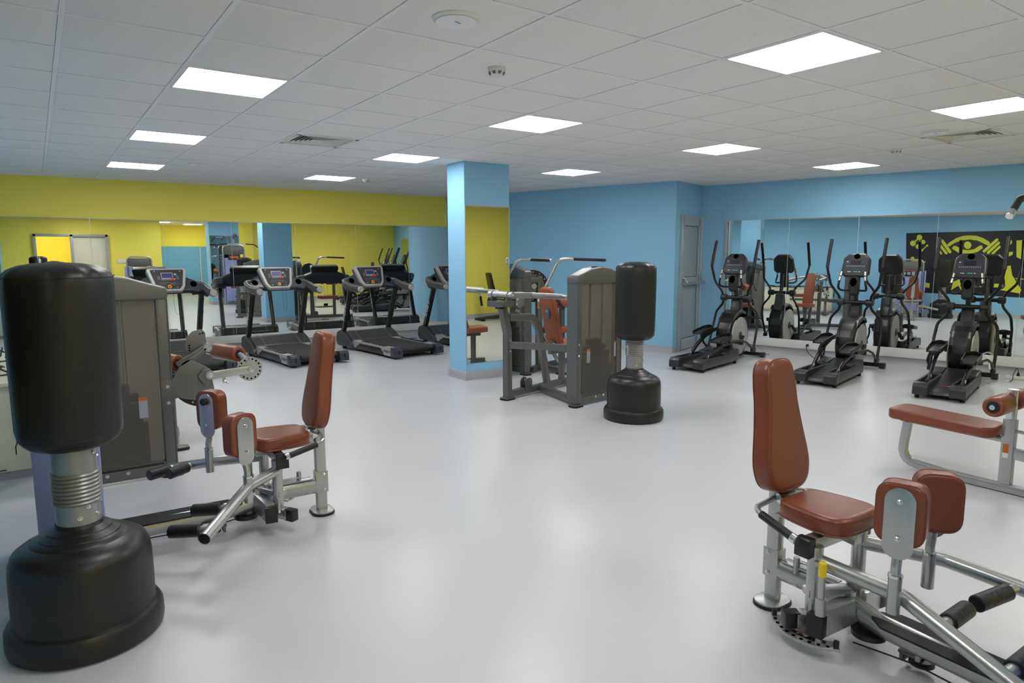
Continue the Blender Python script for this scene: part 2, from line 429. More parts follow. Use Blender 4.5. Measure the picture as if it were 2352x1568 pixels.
# alcove: blue panel painted in for a mirror's reflection, with conduit, far wall
tag(MB().box((4.4, -5.08, .95), (1.9, .03, 1.7)).build('reflection_board', 'blue_reflection'), 'blue board standing in for a mirror reflection on the far alcove wall', 'board')
tag(MB().cyl((5.1, -5.05, .1), (5.1, -5.05, 1.8), .012, 8).build('conduit', 'white'), 'white conduit on the blue alcove board', 'conduit')

# ------------------------------------------------------------------ ceiling of tiles in an exposed grid
GX = lambda p: .6*p+.1795
GY = lambda q: .6*q+3.72
ceil = bpy.data.objects.new('ceiling', None); COL.objects.link(ceil); ceil.location = (0, 0, CE); struct(ceil, 'suspended ceiling of white mineral fibre tiles in a metal grid')
PANELS = [(1, -7), (1, -3), (1, 1), (1, 5), (1, 9), (5, -7), (5, -3), (5, 1), (5, 5), (5, 9), (9, -3), (9, 1), (9, 5), (13, -3), (13, 1), (5, -11), (7, -13)]  # the last panel is added, off the light rows, to brighten the alcove
VENTS = [(3, 4), (11, -2)]
# the frame's own sight of a ceiling point
def in_view(x, y, z, m=.04):
    v = Vector((x, y, z-CZ)); d = v.dot(_f)
    if d <= .1: return False
    return abs(v.dot(_X))/d < (2352/2/1551.4)*(1+m) and abs(v.dot(_Y))/d < (1568/2/1551.4)*(1+m*2)
def inside(x, y):
    if x < -.75 or y > YB or x > mwx(y)+.3: return False
    if y > 6.9:
        if x > 6.42+(YB-y)/(YB-6.9)*1.38+.35: return y < 7.2 and x < 9.2
    if y < REAR_R-.3 and x > XR0+.3: return False
    if y < -1.7 and x < 3.0: return False
    if y < -5.3: return False
    return True
tm = None; rest = MB(); n_t = 0
for p in range(-2, 18):
    for q in range(-15, 13):
        cx, cy = GX(p+.5), GY(q+.5)
        if (p, q) in PANELS or (p, q) in VENTS: continue
        if not inside(cx, cy) and not any(inside(GX(p+a), GY(q+b)) for a in (0, 1) for b in (0, 1)): continue
        vis = any(in_view(GX(p+a), GY(q+b), CE) for a in (0, .5, 1) for b in (0, .5, 1)) and cy < 11.2 and not (cx > 6.3 and cy > 8 and cx > 6.42+(YB-cy)*.314+.2)
        if vis and n_t < 300:
            if tm is None:
                o = MB().box((0, 0, 0), (.574, .574, .014), bev=.002).build('ceiling_tile', 'tile', ceil); tm = o.data
            else:
                o = bpy.data.objects.new('ceiling_tile', tm); COL.objects.link(o); o.parent = ceil
            o.location = (cx, cy, .0075+random.uniform(-.0006, .0006)); o.rotation_euler = (0, 0, random.choice((0, PI/2, PI, 1.5*PI)))
            n_t += 1
        else: rest.box((cx, cy, .009), (.574, .574, .014))
rest.build('ceiling_tile_field', 'tile', ceil, kind='stuff')
def y_limits(x):
    lo = -5.2 if 3.2 < x < XR0 else (-1.45 if x < 3.2 else REAR_R)
    hi = YB
    if x > 6.42: hi = 11.3-(x-6.42)/1.38*4.4
    if x > 7.8: hi = 7.0
    if x > 9.0: hi = 6-(x-9.1)/.24933
    return lo, hi
for p in range(-1, 18):
    x = GX(p); lo, hi = y_limits(x)
    if hi-lo < .2: continue
    mb = MB().box((x, (lo+hi)/2, .001), (.024, hi-lo, .008)).box((x, (lo+hi)/2, .02), (.004, hi-lo, .04)); mb.build('ceiling_runner', 'grid', ceil)
for q in range(-14, 13):
    y = GY(q); lo = -.75; hi = mwx(y)
    if y > 6.93: hi = 6.42+(YB-y)/(YB-6.9)*1.38
    if y < REAR_R: hi = XR0
    if y < -1.4: lo = 3.3
    if y < -5 or y > YB: continue
    mb = MB().box(((lo+hi)/2, y, .001), (hi-lo, .024, .0075)); mb.build('ceiling_runner', 'grid', ceil)
MB().box((4.5, 3, .14), (14, 18, .1)).build('ceiling_slab', 'dark', ceil)
sh = MB()   # shadow-gap angle where ceiling meets walls
for a, b in (((-.75, YB), P_S), (P_S, P_A), (P_A, P_B), (P_B, P_C), (P_C, (mwx(.2), .2))):
    a, b = Vector((*a, 0)), Vector((*b, 0)); d = (b-a).normalized(); n = Vector((d.y, -d.x, 0)); sh.beam(a+n*.012, b+n*.012, .024, .006, bev=0)
sh.build('edge_angle', 'grid', ceil)

# LED panels
POS = {(1, -7): 'lit square panel in the ceiling by the rear wall, near the doorway', (1, -3): 'lit square panel in the ceiling above the right leg machine side, out of the picture',
       (1, 1): 'large lit ceiling panel at upper left, nearest of the left row', (1, 5): 'lit ceiling panel behind the nearest one in the left row',
       (1, 9): 'farthest lit ceiling panel of the left row, by the yellow wall', (5, -7): 'lit ceiling panel behind the camera', (5, -3): 'largest lit ceiling panel at upper right',
       (5, 1): 'lit ceiling panel left of the smoke detector, above the heavy bag in the middle', (5, 5): 'lit ceiling panel just left of the pillar head',
       (5, 9): 'small lit ceiling panel above the yellow wall, right of the air vent', (9, -3): 'lit ceiling panel cut by the right edge of the picture',
       (9, 1): 'lit ceiling panel right of the middle, nearer one of the pair right of the pillar', (9, 5): 'small lit ceiling panel just right of the pillar head, farther one of the pair',
       (13, -3): 'lit ceiling panel above the right-hand elliptical, out of the picture', (13, 1): 'small lit ceiling panel above the elliptical mirror', (5, -11): 'lit ceiling panel of the rear alcove, nearer one', (7, -13): 'lit ceiling panel added to brighten the far end of the rear alcove'}
POS[(5, 1)] = 'lit ceiling panel in the middle, behind and right of the smoke detector'
L0 = None
for k in PANELS:
    if L0 is None:
        L0 = thing('ceiling_light', '', 'ceiling light', (0, 0, 0), 0, 'square lit ceiling panels')
        fr = MB()
        for sx, sy, wx, wy in ((0, 1, .59, .018), (0, -1, .59, .018), (1, 0, .018, .59), (-1, 0, .018, .59)): fr.box((sx*.286, sy*.286, .004), (wx, wy, .012))
        fr.build('frame', 'white', L0)
        MB().prism(rrect(.560, .560, .02, 3), .006, XY(.004)).build('diffuser', 'led', L0)
        o = L0
    else: o = copy_tree(L0)
    o.location = (GX(k[0]+.5), GY(k[1]+.5), CE-.001); o['label'] = POS[k]
# air vents, four-way louvres
def vent(p, q, label):
    t = thing('air_vent', label, 'air vent', (GX(p+.5), GY(q+.5), CE), 0, 'square ceiling air vents')
    MB().box((0, 0, .045), (.56, .56, .01)).build('duct_back', 'dark', t)
    f = MB()
    for k in range(4):
        m = Matrix.Rotation(k*PI/2, 4, 'Z'); f.box((0, .268, -.002), (.58, .045, .012), m, bev=.003)
    f.build('frame', 'white', t)
    for k in range(4):
        m = Matrix.Rotation(k*PI/2, 4, 'Z')
        for i in range(6):
            r = .235-i*.034
            mb = MB(); q_ = Matrix.Translation((0, r, .008)) @ Matrix.Rotation(R(-48), 4, 'X')
            mb.box((0, 0, 0), (2*r, .024, .002), m @ q_); mb.build('slat', 'white', t)
    return t
vent(3, 4, 'square louvred air vent in the ceiling above the treadmills')
vent(11, -2, 'square louvred air vent cut by the right edge of the picture')
# speakers and smoke detectors
def speaker(x, y, label):
    t = thing('ceiling_speaker', label, 'speaker', (x, y, CE), 20, 'round white ceiling speakers')
    MB().lathe([(1e-4, -.016), (.085, -.016), (.098, -.012), (.108, -.004), (.110, .003)], 36).build('speaker_rim', 'white', t)
    MB().lathe([(1e-4, -.0185), (.092, -.0185), (.094, -.016)], 36).build('grille', 'grid', t)
    MB().box((0, -.01, -.0195), (.034, .008, .002)).build('badge', 'labelgrey', t); return t
speaker(1.65, 2.79, 'round white speaker in the ceiling, nearest one at upper middle'); speaker(6.59, 2.89, 'round white ceiling speaker at upper right beside the cut-off lit panel')
speaker(1.66, 8.8, 'faint round ceiling speaker far back by the left row of lights')
def detector(x, y, label):
    t = thing('smoke_detector', label, 'smoke detector', (x, y, CE), 35, 'white smoke detectors')
    MB().lathe([(1e-4, -.046), (.026, -.046), (.040, -.036), (.050, -.022), (.051, -.001), (.056, .0), (.056, .003)], 28).build('housing', 'white', t)
    s = MB()
    for k in range(8):
        for j in range(3):
            a = 2*PI*k/8; s.box((.0435-j*.003+.002, 0, -.027-j*.005), (.006, .022-j*.003, .0022), Matrix.Rotation(a, 4, 'Z'))
    s.build('vent_slots', 'black', t); return t
detector(2.26, 3.37, 'white smoke detector on the ceiling, nearest one'); detector(7.35, 3.58, 'white smoke detector at right near the round speaker')
detector(3.95, 9.25, 'small white smoke detector far back left of the pillar')

# ------------------------------------------------------------------ banner on the left wall (seen in the elliptical mirror)
bn = thing('wall_banner', 'dark navy banner with lime gym figures, seen in the right mirror', 'banner', (-.745, 0, 0))
Bq = [(3.876, 2.137), (3.786, .604), (1.288, .526), (.2, .52), (.2, 2.185), (1.372, 2.174)]
MB().prism(Bq, .004, YZ(.0)).build('banner_sheet', 'poster', bn)
FIG = [[(3.507,2.019),(3.512,1.987),(3.527,1.962),(3.552,1.948),(3.58,1.948),(3.607,1.962),(3.626,1.988),(3.635,2.02),(3.631,2.052),(3.615,2.077),(3.59,2.091),(3.562,2.09),(3.535,2.076),(3.516,2.05)],[(3.643,1.871),(3.647,1.839),(3.663,1.813),(3.688,1.799),(3.717,1.799),(3.743,1.814),(3.763,1.839),(3.771,1.871),(3.767,1.903),(3.751,1.929),(3.726,1.943),(3.698,1.943),(3.671,1.928),(3.651,1.903)],[(3.696,1.857),(3.704,1.853),(3.714,1.855),(3.721,1.864),(3.723,1.875),(3.719,1.885),(3.583,2.033),(3.574,2.037),(3.564,2.035),(3.557,2.026),(3.555,2.015),(3.559,2.005)],[(3.43,1.904),(3.433,1.879),(3.446,1.859),(3.465,1.848),(3.487,1.848),(3.508,1.859),(3.523,1.879),(3.53,1.904),(3.526,1.929),(3.514,1.949),(3.495,1.96),(3.473,1.96),(3.452,1.948),(3.437,1.928)],[(3.539,1.785),(3.543,1.759),(3.556,1.739),(3.576,1.727),(3.599,1.727),(3.621,1.739),(3.636,1.76),(3.643,1.786),(3.64,1.812),(3.627,1.832),(3.607,1.844),(3.584,1.844),(3.562,1.832),(3.546,1.811)],[(3.581,1.773),(3.589,1.769),(3.598,1.772),(3.604,1.779),(3.605,1.789),(3.601,1.798),(3.49,1.916),(3.482,1.92),(3.474,1.918),(3.467,1.91),(3.466,1.9),(3.47,1.892)],[(3.359,1.812),(3.363,1.794),(3.375,1.784),(3.391,1.784),(3.404,1.795),(3.41,1.812),(3.407,1.83),(3.394,1.84),(3.379,1.84),(3.365,1.829)],[(3.464,1.691),(3.468,1.672),(3.481,1.66),(3.498,1.66),(3.513,1.672),(3.519,1.691),(3.515,1.71),(3.502,1.722),(3.485,1.722),(3.47,1.71)],[(3.484,1.683),(3.489,1.68),(3.496,1.681),(3.5,1.686),(3.501,1.693),(3.499,1.7),(3.392,1.821),(3.386,1.823),(3.38,1.822),(3.376,1.817),(3.375,1.81),(3.377,1.804)],[(2.946,1.833),(2.902,1.889),(2.757,2.0),(2.608,2.054),(2.477,2.06),(2.345,2.051),(2.192,1.994),(2.065,1.905),(2.037,1.85),(2.076,1.806),(2.143,1.839),(2.299,1.929),(2.469,1.959),(2.638,1.938),(2.786,1.877),(2.895,1.787),(2.938,1.799)],[(2.427,1.814),(2.429,1.782),(2.441,1.754),(2.461,1.733),(2.486,1.722),(2.513,1.722),(2.54,1.733),(2.563,1.755),(2.578,1.783),(2.586,1.815),(2.583,1.847),(2.571,1.875),(2.552,1.896),(2.526,1.907),(2.499,1.907),(2.472,1.896),(2.45,1.875),(2.434,1.846)],[(2.837,1.731),(2.809,1.798),(2.752,1.798),(2.622,1.708),(2.488,1.692),(2.358,1.718),(2.252,1.807),(2.197,1.807),(2.182,1.74),(2.278,1.651),(2.416,1.607),(2.422,1.562),(2.553,1.544),(2.56,1.589),(2.692,1.629)],[(2.849,1.675),(2.841,1.651),(2.846,1.627),(2.863,1.613),(2.884,1.613),(2.903,1.628),(3.086,1.9),(3.094,1.924),(3.089,1.948),(3.072,1.963),(3.051,1.962),(3.032,1.947)],[(2.929,1.639),(2.922,1.619),(2.925,1.599),(2.938,1.586),(2.956,1.585),(2.972,1.597),(3.133,1.812),(3.141,1.832),(3.137,1.852),(3.124,1.865),(3.106,1.866),(3.09,1.854)],[(3.042,1.621),(3.037,1.605),(3.041,1.589),(3.053,1.58),(3.067,1.581),(3.079,1.591),(3.158,1.717),(3.163,1.733),(3.159,1.749),(3.147,1.758),(3.133,1.757),(3.121,1.746)],[(2.127,1.636),(2.143,1.627),(2.161,1.632),(2.175,1.648),(2.178,1.67),(2.171,1.689),(1.925,1.974),(1.909,1.983),(1.891,1.978),(1.878,1.962),(1.874,1.94),(1.882,1.922)],[(2.042,1.605),(2.057,1.596),(2.075,1.6),(2.087,1.615),(2.091,1.636),(2.084,1.654),(1.881,1.895),(1.866,1.903),(1.85,1.899),(1.837,1.884),(1.834,1.864),(1.841,1.846)],[(1.951,1.586),(1.964,1.579),(1.979,1.582),(1.99,1.595),(1.993,1.612),(1.987,1.628),(1.853,1.793),(1.84,1.8),(1.826,1.797),(1.815,1.784),(1.812,1.766),(1.817,1.751)],[(3.734,1.513),(3.674,1.525),(3.607,1.421),(3.396,1.4),(3.399,1.377),(3.524,1.371),(3.557,1.121),(3.577,1.121),(3.564,1.376),(3.727,1.409)],[(3.562,0.889),(3.263,0.837),(3.261,0.715),(3.554,0.778)],[(2.877,0.834),(2.717,0.905),(2.532,0.995),(2.525,0.886),(2.595,0.805),(2.539,0.682),(2.567,0.681),(2.633,0.793),(2.796,0.657)],[(1.645,1.3),(1.573,1.312),(1.529,1.082),(1.312,0.712),(1.34,0.624),(1.895,0.731),(1.885,0.854),(1.775,0.856),(1.724,1.145)],[(1.591,1.891),(1.594,1.861),(1.608,1.836),(1.63,1.823),(1.656,1.823),(1.68,1.837),(1.698,1.861),(1.706,1.892),(1.703,1.922),(1.689,1.946),(1.667,1.959),(1.641,1.959),(1.617,1.945),(1.599,1.921)],[(1.716,1.64),(1.554,1.651),(1.558,1.575),(1.662,1.52),(1.682,1.436),(1.737,1.442),(1.703,1.585)],[(1.504,1.923),(1.319,1.943),(1.28,1.451),(1.398,1.477),(1.473,1.52)],[(2.187,0.792),(2.14,0.782),(2.048,0.672),(2.075,0.666)],[(1.297,0.991),(1.291,0.988),(1.288,0.983),(1.288,0.976),(1.291,0.971),(1.297,0.969),(1.45,0.984),(1.455,0.987),(1.459,0.992),(1.459,0.999),(1.455,1.004),(1.45,1.006)]]
mb = MB()
for k, pg in enumerate(FIG): mb.prism(pg, .0016, YZ(.0026+.00008*k))
mb.build('printed_figures', 'poster_y', bn)

# ------------------------------------------------------------------ low cream cabinet with cables on top, far left
cb = thing('low_cabinet', 'low cream cabinet against the left wall, partly behind the heavy bag', 'cabinet', (-.42, 6.5, 0))
MB().box((0, 0, .35), (.64, 1.96, .58), bev=.005).build('body', 'offwhite', cb); MB().box((0, 0, .65), (.67, 2.0, .025), bev=.004).build('top', 'offwhite', cb)
MB().box((0, 0, .03), (.60, 1.9, .07)).build('plinth', 'skirting', cb)
for k in range(4): MB().box((.322, -.73+.487*k, .35), (.014, .475, .56), bev=.003).build('door', 'offwhite', cb)
MB().box((.05, -.985, .075), (.22, .004, .006)).build('vent_slot', 'black', cb)
cbl = MB(); random.seed(3)
for j in range(7):
    pts = []; x0 = -.45+.08*j; 
    for k in range(14): pts.append((x0+random.uniform(-.09, .09)-.02, 5.6+.12*k+random.uniform(-.05, .05), .672+random.uniform(0, .05)))
    cbl.tube(pts, .006, 6, fil=.05)
cbl.tube([(-.15, 5.62, .68), (-.13, 5.50, .70), (-.125, 5.487, .62), (-.125, 5.487, .56)], .006, 6, fil=.03)
tag(cbl.build('cable_tangle', 'rubber'), 'tangle of black cables lying on the low cream cabinet', 'cables')
tag(MB().cyl((-.125, 5.486, .57), (-.125, 5.486, .44), .014, 10, bev=.004).build('cable_plug', 'rubber'), 'black plug hanging from the cables over the cabinet end', 'plug')

# ================================================================== EQUIPMENT
# ------------------------------------------------------------------ standing heavy bags
def heavy_bag(loc, rz, label, lift=0.):
    t = thing('standing_heavy_bag', label, 'punching bag', (*loc, 0), rz, 'standing heavy bags')
    prof = [(1e-4, .0), (.255, .0), (.269, .012), (.273, .035), (.271, .085), (.261, .103), (.246, .110), (.244, .118), (.2445, .20), (.2435, .30), (.239, .345), (.226, .375), (.198, .395), (.168, .407), (.166, .410), (.140, .422), (.138, .426), (.112, .440), (.110, .444), (.085, .458), (.080, .470), (1e-4, .470)]
    MB().lathe(prof, 56).build('water_base', 'tank', t)
    MB().cyl((0, 0, .45), (0, 0, .80), .0755, 32).build('neck', 'neck', t, 'grey metal neck')
    s = MB()
    for k in range(8): 
        z = .592+.0155*k-lift*.8
        s.lathe([(.074, z-.007), (.080, z-.0065), (.0845, z), (.080, z+.0065), (.074, z+.007)], 32)
    s.build('spring_coil', 'neck', t)
    for a, z in ((2.5, .50), (3.0, .54), (1.6, .50), (2.0, .54), (2.9, .725), (2.55, .745)):
        v = Vector((math.cos(a-PI), math.sin(a-PI), 0)); bolt(v*.0755+Vector((0, 0, z)), v, .008, .007).build('bolt', 'chrome', t)
    random.seed(5)
    def wob(a, z):
        k = 1.5*math.exp(-((z-lift-1.390)/.045)**2)+math.exp(-((z-lift-.745)/.05)**2)
        return k*(.014*math.sin(9*a+.6)+.010*math.sin(17*a+1.9)+.006*math.sin(31*a))
    pr = [(1e-4, .722), (.09, .722), (.122, .728), (.152, .745), (.171, .768), (.1745, .785), (.176, .80), (.1775, .95), (.179, 1.10), (.180, 1.25), (.180, 1.35), (.177, 1.372), (.171, 1.386), (.154, 1.402), (.122, 1.416), (.08, 1.424), (.03, 1.427), (1e-4, 1.427)]
    pr = [(a, b+lift) for a, b in pr]
    MB().lathe(pr, 72, wob=wob).build('bag', 'vinyl', t, sharp=50)
    sm = MB()
    sm.lathe([(.1768, 1.368+lift), (.1785, 1.372+lift), (.1768, 1.376+lift)], 72, wob=wob); sm.lathe([(.172, .772+lift), (.1738, .775+lift), (.172, .778+lift)], 72, wob=wob)
    sm.tube([(-.179, .02, 1.35+lift), (-.1785, .02, 1.1+lift), (-.1765, .02, .80+lift), (-.170, .02, .762+lift), (-.176, .02, .745+lift), (-.176, .02, .715+lift)], .0022, 6)
    sm.build('seam', 'rubber', t)
    return t
heavy_bag((.065, 3.05), 0, 'large black standing heavy bag at the left edge, nearest the camera', .045)
heavy_bag((4.40, 4.335), -35, 'black standing heavy bag in the middle of the room beside the shoulder press')

# ------------------------------------------------------------------ upholstered pads
def pad(t, name, outline, thick, Mx, m='leather', label=None, pip=True, bev=.016):
    o = MB().prism(outline, thick, Mx, bev=bev, seg=3).build(name, m, t, label, sharp=60)
    if pip:
        cx = sum(p[0] for p in outline)/len(outline); cy = sum(p[1] for p in outline)/len(outline)
        e = MB()
        for s in (-1, 1):
            q = [(cx+(p[0]-cx)*.985, cy+(p[1]-cy)*.99) for p in outline]
            pts = [Mx @ Vector((p[0], p[1], s*(thick/2-bev*.42))) for p in q]+[Mx @ Vector((q[0][0], q[0][1], s*(thick/2-bev*.42)))]
            e.tube(pts, .0022, 5)
        e.build('piping', m, o)
    return o
def smooth(pts, n=5):
    out = []; N = len(pts)
    for i in range(N):
        p0, p1, p2, p3 = (Vector((*pts[(i+k-1) % N], 0)) for k in range(4))
        for j in range(n):
            t = j/n; q = .5*((2*p1)+(p2-p0)*t+(2*p0-5*p1+4*p2-p3)*t*t+(3*p1-p0-3*p2+p3)*t**3); out.append((q.x, q.y))
    return out
_h = [(.045, .545), (.082, .515), (.095, .45), (.100, .36), (.118, .25), (.138, .15), (.140, .09), (.118, .03), (.06, .0)]
BACKREST = smooth(_h+[(-a, b) for a, b in _h[::-1]], 4)
_q = [(-.150, .04), (-.143, .095), (-.115, .125), (-.04, .142), (.06, .152), (.115, .140), (.143, .105), (.152, .05)]
SEAT = smooth([(a, -b) for a, b in _q]+_q[::-1], 3)

# ------------------------------------------------------------------ thigh machines
def thigh_machine(loc, rz, label, arms, pads, T):
    """local x runs from the rear foot towards the weight tower, y to the sitter's left"""
    t = thing('thigh_machine', label, 'leg machine', (*loc, 0), rz, 'silver thigh machines with brown pads')
    f = MB()
    f.rect([(-.0, 0, .012), (0, 0, .30), (.0, 0, .62)], .050, .066, up=(1, 0, 0), r=.020)
    f.build('rear_post', 'silver', t)
    MB().box((.0, 0, .19), (.073, .057, .13), bev=.006).build('post_sleeve', 'silver', t)
    MB().prism(rrect(.12, .16, .055, 6), .010, XY(.016), bev=.003).build('foot_plate', 'silver', t)
    MB().prism(rrect(.13, .17, .06, 6), .012, XY(.006), bev=.003).build('foot_pad', 'rubber', t)
    b = MB()
    b.tube([(.03, 0, .165), (.30, 0, .165), (.46, 0, .12), (T, 0, .10)], .030, 16, fil=.12, ry=.045); b.build('base_rail', 'silver', t)
    MB().box((.17, 0, .215), (.24, .05, .006), bev=.002).build('rail_plate', 'silver', t)
    MB().prism(rpoly([(.50, -.075), (.44, -.03), (.44, .03), (.50, .075), (T-.14, .075), (T-.14, -.075)], .02), .008, XY(.152)).build('foot_mat', 'rubber', t, 'black anti-slip foot strip')
    # seat carrier and seat
    c = MB().beam((.04, 0, .455), (.36, 0, .425), .055, .055).box((.20, 0, .448), (.26, .22, .006))
    c.beam((.26, -.19, .405), (.26, .19, .405), .05, .05); c.build('seat_carrier', 'silver', t)
    for s in (-1, 1): MB().box((.26, s*.19, .400), (.062, .045, .072), bev=.004).build('end_cap', 'black', t)
    sm = frame((.225, 0, .482), (1, 0, -.0), (0, 1, 0))
    pad(t, 'seat', SEAT, .078, sm, bev=.027)
    th = R(9)
    bm_ = frame((.028, 0, .52), (0, 1, 0), (-math.sin(th), 0, math.cos(th)))
    pad(t, 'backrest', BACKREST, .088, bm_, bev=.026)
    MB().beam((-.030, 0, .54), (-.085, 0, .92), .07, .012, up=(1, 0, 0)).build('back_plate', 'silver', t)
    k = MB().beam((.0, 0, .50), (.06, 0, .46), .05, .04).cyl((.04, -.05, .50), (.04, .05, .50), .012, 10).tube([(.055, .03, .52), (.08, .05, .525), (.09, .07, .515)], .005, 8, fil=.01)
    k.build('adjuster', 'chrome', t)
    for s in (-1, 1):
        h = MB().tube([(.0, s*.03, .475), (.03, s*.17, .480), (.05, s*.195, .475), (.08, s*.206, .467)], .012, 10, fil=.03); h.build('handle_bracket', 'silver', t)
        g = MB().cyl((.075, s*.205, .468), (.235, s*.235, .438), .0165, 14); g = g.build('hand_grip', 'grip', t)
        MB().cyl((.233, s*.2346, .4385), (.256, s*.239, .434), .0175, 14, bev=.002).build('grip_end', 'chrome', g)
        # swinging post and its yoke
        MB().cyl((.28, s*.15, .13), (.28, s*.15, .402), .028, 20).build('pivot_post', 'silver', t)
        MB().cyl((.28, s*.15, .115), (.28, s*.15, .13), .032, 20).build('bearing_ring', 'chrome', t)
        y = MB().beam((.34, s*.02, .105), (.24, s*.20, .105), .05, .055).beam((.34, s*.02, .215), (.26, s*.17, .215), .05, .03).box((.34, s*.03, .16), (.06, .03, .11)); y.build('yoke', 'silver', t)
        MB().box((.232, s*.213, .105), (.06, .045, .062), bev=.003, rz=-s*R(60)).build('end_cap', 'black', t)
        MB().beam((.36, s*.03, .15), (.335, s*.19, .13), .05, .10).build('yoke_plate', 'silver', t)
        MB().box((.333, s*.205, .125), (.062, .04, .085), bev=.003, rz=-s*R(8)).build('end_cap', 'black', t)
    # selector fan of the near side: curved plate with holes
    fs = -1
    n = 24
    c0 = (.27, fs*.065); a0, a1 = (R(100), R(205))
    if fs < 0: a0, a1 = (R(214), R(322))
    out = [(c0[0]+.188*math.cos(a0+(a1-a0)*k/n), c0[1]+.188*math.sin(a0+(a1-a0)*k/n)) for k in range(n+1)]
    inn = [(c0[0]+.130*math.cos(a1+(a0-a1)*k/n), c0[1]+.130*math.sin(a1+(a0-a1)*k/n)) for k in range(n+1)]
    MB().prism(out+inn, .010, XY(.055), bev=.002).build('selector_plate', 'silver', t)
    hs = MB()
    for k in range(9):
        a = a0+(a1-a0)*(.12+.76*k/8); hs.cyl((c0[0]+.174*math.cos(a), c0[1]+.174*math.sin(a), .0605), (c0[0]+.174*math.cos(a), c0[1]+.174*math.sin(a), .0615), .007, 10)
    hs.build('selector_hole', 'dark', t)
    dn = MB()
    for k in range(7):
        a = a0+(a1-a0)*(.2+.6*k/6); dn.box((c0[0]+.148*math.cos(a), c0[1]+.148*math.sin(a), .0622), (.010, .007, .001), rz=a)
    dn.build('selector_numbers', 'orange', t)
    so_ = [(c0[0]+.158*math.cos(a0+.25+(a1-a0-.5)*k/14), c0[1]+.158*math.sin(a0+.25+(a1-a0-.5)*k/14)) for k in range(15)]+[(c0[0]+.138*math.cos(a1-.25+(a0-a1+.5)*k/14), c0[1]+.138*math.sin(a1-.25+(a0-a1+.5)*k/14)) for k in range(15)]
    MB().prism(so_, .0015, XY(.0610)).build('number_strip', 'black', t)
    for a in (a0+.06, a1-.06):
        MB().cyl((c0[0]+.174*math.cos(a), c0[1]+.174*math.sin(a), .06), (c0[0]+.174*math.cos(a), c0[1]+.174*math.sin(a), .085), .010, 12).build('stop_knob', 'black', t)
    MB().beam((.29, fs*.15, .062), (c0[0]+.135*math.cos((a0+a1)/2), c0[1]+.135*math.sin((a0+a1)/2), .058), .07, .012).build('selector_web', 'silver', t)
    MB().cyl((.28, fs*.15, .05), (.28, fs*.15, .12), .016, 12).build('pivot_stub', 'black', t)
    lv = MB().cyl((.345, fs*.205, .06), (.345, fs*.205, .32), .0125, 12).cyl((.345, fs*.205, .17), (.345, fs*.205, .235), .019, 12); lv = lv.build('locking_lever', 'silver', t)
    MB().cyl((.345, fs*.205, .315), (.345, fs*.205, .378), .0145, 12, bev=.006).build('lever_grip', 'safety', lv, 'yellow lever grip')
    # stop link rods behind the seat
    MB().beam((.12, .0, .235), (.28, .02, .235), .022, .006).cyl((.12, -.02, .19), (.12, -.02, .26), .013, 10).cyl((.30, .06, .17), (.30, .06, .24), .013, 10).build('link_rod', 'silver', t)
    # cam and pulleys with cable under the rail
    MB().cyl((.42, 0, .062), (.42, 0, .082), .062, 28).build('cam_wheel', 'black', t)
    pl = MB().cyl((.60, -.03*fs, .030), (.60, -.03*fs, .052), .042, 24); pl = pl.build('pulley', 'black', t)
    MB().box((.57, -.03*fs, .060), (.075, .075, .014), bev=.004).box((.545, -.03*fs, .043), (.014, .075, .034), bev=.003).build('pulley_bracket', 'gun2', pl)
    MB().cyl((.60, 0, .05), (.60, 0, .09), .012, 10).build('pulley_stem', 'silver', t)
    MB().tube([(.40, .07*fs, .045), (.60, .012*fs, .041), (T-.05, .05*fs, .041)], .0032, 6).build('cable', 'rubber', t)
    # leg arms
    for A in arms:
        MB().tube(A['path'], .028, 16, fil=.12).build('leg_arm', 'silver', t)
        e, d = Vector(A['path'][-1]), (Vector(A['path'][-1])-Vector(A['path'][-2])).normalized()
        MB().cyl(e-d*.004, e+d*.004, .027, 16).build('arm_cap', 'black', t)
        for (p, q) in A['pegs']:
            p, q = Vector(p), Vector(q); dd = (q-p).normalized(); L = (q-p).length
            pg = MB().cyl(p, p+dd*(L*.30), .021, 14).build('peg', 'silver', t)
            MB().cyl(p+dd*L*.25, q, .0305, 20, bev=.004).build('foam_roller', 'grip', pg)
    for P in pads:
        u, v, n, z0, kn, ofs = P
        n = Vector((math.cos(R(n)), math.sin(R(n)), 0)); sd = Vector((-n.y, n.x, 0))
        c = Vector((u, v, 0))
        # pad stem: collar welded to the arm, thin bent tube up to the plate
        MB().cyl(c+Vector((0, 0, z0-.175)), c+Vector((0, 0, z0-.045)), .022, 16).build('stem_collar', 'silver', t)
        cl = MB().cyl(c+Vector((0, 0, z0-.045)), c+Vector((0, 0, z0-.036)), .024, 16); cl.build('collar_ring', 'chrome', t)
        top = c - n*ofs
        MB().tube([c+Vector((0, 0, z0-.05)), c+Vector((0, 0, z0-.01)), top+Vector((0, 0, z0+.055))], .0165, 12, fil=.04).build('pad_stem', 'silver', t)
        pc = c - n*(ofs) + Vector((0, 0, z0))
        # plate at the outer face, pad behind it
        fm = frame(pc+n*.020+Vector((0, 0, .145)), sd, (0, 0, 1))
        po = MB().prism(rrect(.096, .25, .047, 8), .008, fm @ Matrix.Translation((0, 0, 0)), bev=.002).build('pad_plate', 'silver', t)
        zz = fm.to_3x3() @ Vector((0, 0, 1)); sg = 1 if zz.dot(n) > 0 else -1
        fp = frame(pc-n*.020+Vector((0, 0, .175)), sd, (0, 0, 1))
        pad(t, 'leg_pad', rpoly([(-.078, -.108), (.078, -.108), (.078, .108), (-.078, .108)], .055, 6), .072, fp, bev=.014)
